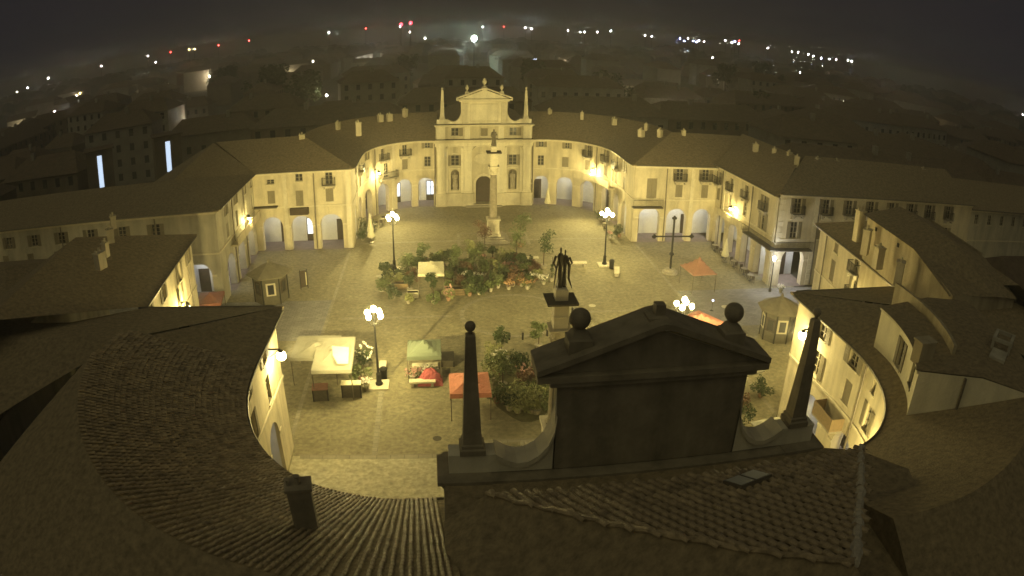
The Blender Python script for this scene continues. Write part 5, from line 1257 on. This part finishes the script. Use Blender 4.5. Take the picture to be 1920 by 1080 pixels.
# closed umbrellas
def closed_umbrella(label, x, y, h=2.9):
    t = thing('closed_umbrella', label, 'umbrella', (x, y, 0), 0)
    b = MB(); b.lathe([(.35, .014), (.35, .08), (.04, .1), (.035, h)], 10); obj('pole', b, leadm, t)
    b = MB(); k = 16; pr = [(.36, .75), (.40, .9), (.27, 1.5), (.19, 2.2), (.05, h + .1)]
    rings = []
    for r, z in pr: rings.append([(r * (1 + .22 * (j % 2)) * cos(2 * pi * j / k), r * (1 + .22 * (j % 2)) * sin(2 * pi * j / k), z) for j in range(k)])
    for A, B_ in zip(rings[:-1], rings[1:]):
        for j in range(k): b.face([A[j], A[(j + 1) % k], B_[(j + 1) % k], B_[j]])
    obj('canopy', b, cream_cloth, t)
closed_umbrella('closed cream umbrella nearest the left curved wing, front one', -15.0, 22.9, 3.0)
closed_umbrella('closed cream umbrella behind the front one at the left curved wing', -15.3, 25.4, 3.0)
closed_umbrella('closed cream umbrella under the first arch right of the far church', 9.0, 37.4, 2.9)
closed_umbrella('closed pale umbrella at the right side arcade', 26.6, 13.2, 2.8)
# open white parasol near right
t = thing('parasol', 'open white square parasol at the near right wing', 'umbrella', (14.9, -16.7, 0), .3)
b = MB(); b.lathe([(.4, .014), (.4, .1), (.04, .12), (.035, 2.9)], 10); obj('pole', b, leadm, t)
b = MB(); b.sq([(1.7, 2.35), (1.7, 2.45), (.05, 3.05)]); obj('canopy', b, white_cloth, t)
t = thing('parasol', 'white parasol beside the dark obelisk at the near right arch', 'umbrella', (14.3, -25.6, 0), .1)
b = MB(); b.lathe([(.4, .014), (.4, .1), (.04, .12), (.035, 2.9)], 10); obj('pole', b, leadm, t)
b = MB(); b.sq([(1.3, 2.35), (1.3, 2.42), (.05, 2.95)]); obj('canopy', b, white_cloth, t)

# cafe furniture
def cafe_table(lab, x, y):
    t = thing('cafe_table', lab, 'table', (x, y, 0)); b = MB(); b.lathe([(.38, .72), (.38, .75)], 12); obj('top', b, stonegrey, t); b = MB(); b.lathe([(.22, .014), (.03, .06), (.03, .719)], 8); obj('leg', b, iron, t); return t
def cafe_chair(lab, x, y, rz):
    t = thing('cafe_chair', lab, 'chair', (x, y, 0), rz); b = MB(); b.box(-.2, .2, -.2, .2, .43, .47); obj('seat', b, darkwood, t)
    b = MB(); b.box(-.2, .2, .18, .22, .5, .88); obj('backrest', b, darkwood, t)
    for i in (-1, 1):
        for j in (-1, 1): b = MB(); b.box(i * .17 - .02, i * .17 + .02, j * .17 - .02, j * .17 + .02, .014, .428 if j < 0 else .5); obj('leg', b, iron, t)
    return t
tabs = [(27.0, 17.5), (27.0, 14.8), (27.1, 11.6), (27.3, 9.0), (27.2, 6.9), (-15.0, 28.6), (-14.2, 31.0), (15.0, 27.0)]
places = ['far end of the right side arcade', 'second bay of the right side arcade', 'middle of the right side arcade', 'fourth bay of the right side arcade', 'street end of the right side arcade', 'left curved arcade behind the umbrellas', 'left curved arcade near the wall lamp', 'right curved arcade']
for (x, y), pl_ in zip(tabs, places):
    cafe_table('small round cafe table at the ' + pl_, x, y)
    cafe_chair('dark chair, church side of the table, ' + pl_, x + .1, y + .75, 0.1); cafe_chair('dark chair, street side of the table, ' + pl_, x - .1, y - .75, pi)
# flower pot under white lamp
plant('white flowers in a dark pot by the white-lit lamp post', 29.4, 3.2, 'flower', 1.3, 77, 0, 0)

# low bollards round the centre ring
bm_ = MB(); bm_.lathe([(.09, .014), (.09, .5), (.12, .55), (.05, .68)], 8); bme = bm_.mesh('bollard', iron)
spots = [(-100 + 12 * k) for k in range(9)]
for i, a in enumerate(spots):
    o = obj('bollard', bme, None, None, (5.45 * cos(radians(a)), 5.45 * sin(radians(a)), 0)); tag(o, 'low dark bollard in the arc on the near side of the round paving', 'bollard', 'bollards round the centre ring')
# manholes
for lab, x, y, r in (('pale round manhole cover right of the near column', 7.75, 1.45, .35), ('pale round manhole cover by the right ball finial', 21.2, 0.0, .4), ('dark round manhole cover in the open near paving', -7.3, -20.2, .3)):
    b = MB(); b.lathe([(r, .012), (r, .022)], 20); o = obj('manhole_cover', b, benchm if 'pale' in lab else slab_m, None, (x, y, 0)); tag(o, lab, 'manhole')
# red lantern-like white spot lights near right tent
t = thing('scooter_lamp', 'small bluish white light beside the near red gazebo at right', 'lamp', (19.4, -.8, 0)); b = MB(); b.lathe([(.2, .014), (.03, .05), (.03, 1.0)], 8); obj('post', b, iron, t); b = MB(); b.ball((0, 0, 1.08), .1, 8); obj('globe', b, emis('small_blue', (.45, .55, 1.0), 8), t)

# roof altana at far right of the near wing
t = thing('roof_terrace_frame', 'pale roof dormer with an open rooftop frame at the right edge', 'roof structure', (20.4, -37.9, 12.0), .6)
b = MB(); b.box(-.7, .7, -.5, .5, -1.0, 1.3); obj('dormer', b, plaster3, t)
for x, y in ((.9, -.5), (2.3, -.5), (.9, .6), (2.3, .6)): b = MB(); b.box(x - .09, x + .09, y - .09, y + .09, -1.0, 1.6); obj('post', b, plaster3, t)
b = MB(); b.box(.8, 2.4, -.6, -.4, 1.603, 1.78); b.box(.8, 2.4, .5, .7, 1.603, 1.78); b.box(.8, .98, -.4, .5, 1.603, 1.78); b.box(2.22, 2.4, -.4, .5, 1.603, 1.78); obj('beam', b, plaster3, t)

# ---------------------------------------------------------------- the town beyond
hm = []
def house_mesh(w_, d_, h_, rh, seed):
    rnd = random.Random(seed)
    a = MB(); a.box(-w_ / 2, w_ / 2, -d_ / 2, d_ / 2, -.5, h_)
    r = MB(); r.v += [(-w_ / 2 - .4, -d_ / 2 - .4, h_), (w_ / 2 + .4, -d_ / 2 - .4, h_), (w_ / 2 + .4, d_ / 2 + .4, h_), (-w_ / 2 - .4, d_ / 2 + .4, h_), (-w_ / 2 + d_ * .3, 0, h_ + rh), (w_ / 2 - d_ * .3, 0, h_ + rh)]
    for f in ((0, 1, 5, 4), (2, 3, 4, 5), (1, 2, 5), (3, 0, 4), (3, 2, 1, 0)): r.f.append(f); r.mi.append(0)
    win = MB(); nw = max(2, int(w_ / 3))
    for k in range(nw):
        for fl in range(int(h_ // 3)):
            x = -w_ / 2 + w_ * (k + .5) / nw; win.box(x - .5, x + .5, -d_ / 2 - .04, -d_ / 2 - .003, 1 + fl * 3, 2.5 + fl * 3)
    c = MB(); x = rnd.uniform(-w_ * .3, w_ * .3); c.box(x - .4, x + .4, -1.2, -.5, h_ + .3, h_ + rh + .8)
    return (a, r, win, c)
wallmats = [mat('town_wall_a', (0.22, 0.19, 0.14), .9, .3, .5), mat('town_wall_b', (0.16, 0.13, 0.09), .9, .3, .5), mat('town_wall_c', (0.28, 0.26, 0.21), .9, .3, .5)]
darkroof = mat('town_roof', (0.12, 0.09, 0.062), .9, .4, 1.5, .5, 6)
protos = []
for i in range(7):
    w_ = [14, 18, 24, 12, 30, 16, 20][i]; d_ = [10, 11, 12, 9, 12, 12, 10][i]; h_ = [7, 9, 10, 6.5, 9, 12, 8][i]
    a, r, wi, c = house_mesh(w_, d_, h_, 3.0, i)
    protos.append((a.mesh('wall', wallmats[i % 3]), r.mesh('roof', darkroof), wi.mesh('windows', glass), c.mesh('chimney', wallmats[2]), w_, d_))
rnd = random.Random(5)
def clear(x, y):
    if -100 < x < 100 and y < 34: return False
    if abs(x) < 48 and y < 62: return False
    return True
cnt = 0
for ring in range(15):
    y0 = 50 + ring * 26 + ring * ring * .7
    nx = 13 + ring
    for k in range(-nx, nx + 1):
        x = k * (24 + ring * 1.5) + rnd.uniform(-5, 5); y = y0 + rnd.uniform(-5, 5)
        if abs(x) > y * .95 + 120 or not clear(x, y) or rnd.random() < .12: continue
        if abs(x - (59 + 88) / 2) < 26 and abs(y - 209) < 20: continue
        if cnt >= 270: break
        p = protos[rnd.randrange(7)]
        t = thing('town_house', 'dark tiled house among the roofs beyond the piazza', 'house', (x, y, 0), rnd.choice((0, 0, pi / 2, .2, -.2)), 'dark town houses beyond the piazza')
        obj('wall', p[0], None, t); obj('roof', p[1], None, t)
        if y < 220: obj('window_rows', p[2], None, t, kind='stuff'); obj('chimney', p[3], None, t)
        cnt += 1
# left and right blocks beyond the street fronts
for x, y, i in ((-86, 28, 1), (-100, 50, 4), (50, 26, 2), (72, 30, 4), (94, 28, 1), (54, 44, 5), (78, 50, 2), (104, 52, 6), (-84, -20, 1), (-74, -42, 4), (46, -22, 2), (62, -20, 4), (84, -18, 1), (66, -46, 2), (-56, -62, 4), (58, -66, 4)):
    p = protos[i]
    side = 'left' if x < 0 else 'right'; 
    t = thing('town_house', f'dark tiled house close behind the {side} side of the piazza', 'house', (x, y, 0), rnd.choice((0, 0, pi / 2)) if y > 30 else 0, f'dark houses close behind the {side} side')
    for nm_, me in zip(('wall', 'roof', 'window_rows', 'chimney'), p[:4]): obj(nm_, me, None, t, kind='stuff' if nm_ == 'window_rows' else None)
# a few lit facades far away
def lit_block(label, x0, y0, x1, y1, h, col, power, d_=8, lit_m=None, rh=2.5):
    v = Vector((x1 - x0, y1 - y0)); L = v.length; rz = atan2(v.y, v.x)
    t = thing('lit_building', label, 'building', ((x0 + x1) / 2, (y0 + y1) / 2, 0), rz)
    b = MB(); b.box(-L / 2, L / 2, 0, d_, -.5, h); obj('wall', b, lit_m or wallmats[2], t)
    b = MB(); b.prism([(-.5, h + .003), (d_ + .5, h + .003), (d_ / 2, h + rh)], -L / 2 - .5, L / 2 + .5); o = obj('roof', b, darkroof, t); o.rotation_euler = (0, 0, pi / 2); o.location = (0, 0, 0)
    # prism runs along local y; turn so that it runs along x
    o.matrix_local = Matrix(((0, 1, 0, 0), (1, 0, 0, 0), (0, 0, 1, 0), (0, 0, 0, 1)))
    n_ = max(3, int(L / 4)); b = MB()
    for k in range(n_):
        for fl in range(max(1, int(h // 3.2))): x = -L / 2 + L * (k + .5) / n_; b.box(x - .55, x + .55, -.05, -.004, 1 + fl * 3.2, 2.5 + fl * 3.2)
    obj('window_rows', b, glass, t, kind='stuff')
    nl = max(1, int(L / 22))
    for k in range(nl): lamp('facade_light', (-L / 2 + L * (k + .5) / nl, -4.0, 3.5), power * .45, col, .4, t)
    return t
WY = (1.0, .82, .5)
lit_block('long pale lit block in the distance left of the church', -126, 305, -82, 348, 9.5, WY, 1300)
lit_block('white lit street front stepping uphill left of the church', -60, 400, -46, 560, 9, (1, .95, .8), 2200)
lit_block('pale ribbed lit building right of the stepped street front', -22, 480, -3, 498, 10, (1, .95, .8), 1800)
lit_block('long low pale building in the dark right of the church', 59, 212, 88, 205, 4.5, WY, 520, 9)
lit_block('second low pale building behind the long low one', 91, 197, 108, 180, 4, WY, 120, 9)
lit_block('short lit house front at the far left edge', -217, 216, -200, 220, 8, WY, 900)
lit_block('pair of lit gables at the left', -158, 184, -148, 188, 8, WY, 900)
lit_block('bluish lit small facade on the right skyline slope', 118, 72, 128, 57, 6, (.6, .75, 1), 300)
lit_block('pale lit small house far right', 184, 178, 196, 172, 7, WY, 900)
lit_block('warm lit facade below the distant street front', -56, 360, -30, 365, 7, (1, .75, .35), 600)
# narrow tall lit gaps (stair windows) at left
for lab, x, y, h_, rz in (('tall cool-lit stair window, the left of two', -56.3, 29.9, 4.7, .5), ('tall cool-lit stair window, the right of two', -47.2, 36.8, 4.6, .5)):
    t = thing('stair_tower', lab, 'tower', (x, y, 0), rz)
    b = MB(); b.box(-2.2, 2.2, .05, 4, 0, 13.4); obj('wall', b, wallmats[1], t)
    b = MB(); b.box(-.38, .38, -.02, .04, 8.0, 8.0 + h_); obj('pane', b, win_cool, t)
    b = MB(); b.box(-2.5, 2.5, -.3, 4.3, 13.403, 13.6); obj('roof', b, darkroof, t)

for i, (x, y, z, pw) in enumerate(((-70, 110, 7, 500), (-120, 190, 7, 900), (-40, 150, 7, 500), (-140, 330, 8, 1500), (-84, 380, 8, 1500), (-27, 158, 7, 700), (60, 120, 7, 350), (120, 240, 8, 900), (200, 200, 8, 600), (10, 400, 8, 1200), (110, 130, 7, 300), (-250, 350, 8, 1800), (-200, 240, 7, 900), (60, 330, 8, 900))):  # lamps added at random spots so the town rooftops show
    t = thing('added_town_lamp', 'added lamp between the dark houses of the town', 'street lamp', (x, y, 0), 0, 'added lamps in the town')
    b = MB(); b.lathe([(.12, 0), (.06, z - .1)], 6); obj('post', b, iron, t); b = MB(); b.ball((0, 0, z), .3, 8); obj('globe', b, emis('far_white', (1, .95, .85), 160), t)
    lamp('street_light', (0, -.6, z - .2), pw * .5, (1, .8, .5), .3, t)
# distant lights: small lamps on posts
def far_light(x, y, z, col, s, label, group, r=None):
    d = hypot(x - CAMP.x, y - CAMP.y); r = r or max(.10, d * .00075)
    t = thing('distant_lamp', label, 'lamp', (x, y, 0), 0, group)
    key = 'globe|%s%.2f' % (col, r)
    me = tmesh(key, lambda b: b.ball((0, 0, 0), r, 8), emis('far_' + col, {'white': (1, .95, .85), 'yellow': (1, .62, .2), 'red': (1, .06, .05), 'blue': (.35, .45, 1.0), 'flood': (.75, 1, .8)}[col], s), True)
    obj('globe', me, None, t, (0, 0, z))
    pm = tmesh('post|%.0f' % (z), lambda b: b.lathe([(.15, 0), (.08, z - .1)], 5), iron); obj('post', pm, None, t)
W_L = [[-336.4, 442.2, 23.7], [-292.2, 468.6, 24.5], [-253.1, 487.9, 26.0], [-353.1, 430.8, 19.6], [-361.8, 424.6, 18.6], [-172.0, 191.6, 9.0], [-98.3, 533.8, 27.5], [32.5, 539.5, 27.7], [68.5, 536.1, 27.2], [73.8, 535.4, 26.3], [104.2, 530.4, 25.9], [114.4, 528.4, 24.9], [117.9, 527.7, 25.1], [128.5, 525.3, 25.7], [139.6, 522.7, 27.3], [168.1, 514.7, 25.6], [173.4, 513.1, 25.1], [-37.7, 540.0, 29.2], [-29.4, 540.4, 24.1], [-16.2, 540.7, 18.0], [-13.0, 540.8, 12.6], [56.1, 537.5, 11.2], [202.9, 502.9, 26.1], [211.6, 499.6, 25.1], [215.9, 497.9, 24.7], [233.0, 490.8, 27.7], [238.1, 488.5, 26.5], [243.7, 486.0, 26.3], [267.0, 474.7, 25.9], [285.8, 464.6, 25.6], [290.4, 462.0, 25.9], [298.7, 457.2, 25.5], [302.4, 454.9, 24.8], [308.6, 451.2, 24.0], [314.8, 447.3, 24.3], [320.1, 443.9, 24.9], [329.0, 438.0, 26.2], [331.8, 436.1, 25.9], [-84.7, 378.3, 9.0], [-84.8, 414.6, 9.0], [-136.1, 190.0, 9.0], [-246.5, 490.9, 19.2], [396.6, 384.9, 11.6], [404.2, 377.9, 10.6], [167.3, 121.5, 9.0], [449.1, 330.7, 9.6], [454.1, 324.9, 14.7], [206.3, 124.5, 9.0], [276.7, 454.7, 9.0], [282.4, 442.9, 9.0], [283.2, 435.0, 9.0], [223.1, 495.0, 11.3], [150.0, 174.6, 9.0], [143.9, 161.6, 9.0], [177.4, 198.9, 9.0], [111.7, 128.2, 9.0], [113.2, 125.9, 9.0]]
Y_L = [[-217.8, 502.5, 25.9], [-213.3, 504.2, 25.6], [-152.9, 357.4, 9.0], [-136.2, 318.3, 9.0], [-149.8, 286.6, 9.0], [-127.8, 217.6, 9.0], [-249.9, 354.9, 9.0]]
R_L = [[-66.8, 537.8, 29.2], [-166.8, 519.1, 27.0], [-233.7, 496.3, 26.0], [-192.8, 511.3, 26.1], [244.0, 485.8, 29.2], [50.5, 538.1, 27.8]]
B_L = [[196.4, 505.3, 25.4], [199.9, 504.0, 23.4], [207.3, 501.3, 24.2], [209.9, 500.3, 23.5], [240.6, 487.4, 27.8], [308.6, 451.1, 23.6]]
for L, c_, s_, lab in ((W_L, 'white', 160, 'tiny white lamp in the dark town towards the skyline'), (Y_L, 'yellow', 100, 'tiny amber lamp in the dark town at the left'), (R_L, 'red', 60, 'tiny red lamp on the skyline'), (B_L, 'blue', 150, 'tiny blue lamp on the skyline')):
    for x, y, z in L: far_light(x, y, z, c_, s_, lab, c_ + ' lamps of the distant town')
# the two red beacons and the floodlight
for lab, x, y, z in (('larger red beacon on a mast, the left of the pair', -37.8, 560, 31.3), ('larger red beacon on a mast, the right of the pair', -29.3, 560, 32.4)):
    t = thing('beacon_mast', lab, 'beacon', (x, y, 0)); b = MB(); b.ball((0, 0, z), 1.5, 10); obj('beacon', b, emis('beacon_red', (1, .05, .08), 12), t); b = MB(); b.lathe([(.8, 0), (.3, z - 1.6)], 6); obj('mast', b, iron, t)
t = thing('floodlight_mast', 'dazzling greenish white floodlight on a mast above the far church', 'floodlight', (14.1, 330, 0))
FZ = 20.3
b = MB(); b.lathe([(.4, 0), (.2, FZ - 1.4)], 8); obj('mast', b, iron, t)
b = MB(); b.ball((0, 0, FZ), 1.35, 14, sz=1.2); obj('lamp_head', b, emis('flood_head', (.75, 1.0, .9), 300), t)
lamp('floodlight', (0, -3.2, FZ), 1500, (.75, 1.0, .75), 1.0, t)
# bluish lit canopy right of the floodlight
t = thing('petrol_canopy', 'flat canopy with a row of bluish white lights beyond the church', 'canopy', (37, 322, 0), 0)
b = MB(); b.box(-11.5, 11.5, -3, 5, 8.2, 9.4); obj('roof', b, wallmats[0], t)
for x in (-9, 7): b = MB(); b.box(x - .2, x + .2, 0, .4, 0, 8.198); obj('post', b, iron, t)
for x, w_ in ((-9.4, .9), (-4.9, .8), (1.6, 2.2), (9.4, .9)): b = MB(); b.box(x - w_, x + w_, -3.1, -3.003, 8.3, 9.3); obj('light_panel', b, emis('panel_blue', (.6, .68, 1.0), 7), t)

# treeline on the horizon
b = MB(); rnd = random.Random(9)
for k in range(420):
    a = radians(rnd.uniform(20, 165)); d = rnd.uniform(470, 900); x, y = d * cos(a), d * sin(a); h = rnd.uniform(7, 15); w_ = rnd.uniform(14, 50)
    for q in range(4):
        cx, cy = x + rnd.uniform(-w_, w_) / 2, y + rnd.uniform(-6, 6); b.lathe([(w_ * .22, 0), (w_ * .3, h * .4), (w_ * .24, h * .75), (w_ * .08, h * rnd.uniform(.9, 1.1))], 7, (cx, cy, 0))
obj('treeline', b, mat('far_trees', (0.03, 0.035, 0.02), .95, .5, .1), kind='stuff')
# trees in the town
tr = None
for i, (x, y, h_) in enumerate(((-46, 150, 15), (-62, 170, 17), (-100, 240, 16), (42, 140, 14), (120, 230, 16), (150, 250, 18), (30, 210, 14), (-20, 240, 15), (88, 130, 12))):
    if tr is None:
        tr = thing('town_tree', 'dark rounded tree standing among the distant roofs', 'tree', (x, y, 0), 0, 'dark trees among the town roofs')
        b = MB(); b.tube([(0, 0, 0), (.2, 0, 5), (0, .2, 9)], [.5, .35, .15], 7); obj('trunk', b, barkm, tr)
        b = MB(); r_ = random.Random(4)
        for k in range(26): leafball(b, (r_.gauss(0, 2.4), r_.gauss(0, 2.4), r_.uniform(6, 14)), 1.9, 60, r_, .55)
        obj('crown', b, leafm[1], tr)
    else: dup(tr, (x, y, 0), r_.uniform(0, 6), sc=h_ / 15)

# ---------------------------------------------------------------- night haze
if HAZE > 0:
    b = MB(); b.box(-3400, 3400, -590, 4400, -1.0, 36.0)
    m = bpy.data.materials.new('haze_air'); m.use_nodes = True; m.node_tree.nodes.clear()
    out = m.node_tree.nodes.new('ShaderNodeOutputMaterial'); pv = m.node_tree.nodes.new('ShaderNodeVolumePrincipled')
    pv.inputs['Color'].default_value = (0.9, 0.88, 0.85, 1); pv.inputs['Density'].default_value = HAZE; pv.inputs['Anisotropy'].default_value = 0.4
    m.node_tree.links.new(pv.outputs[0], out.inputs['Volume'])
    obj('haze', b, m, kind='stuff')
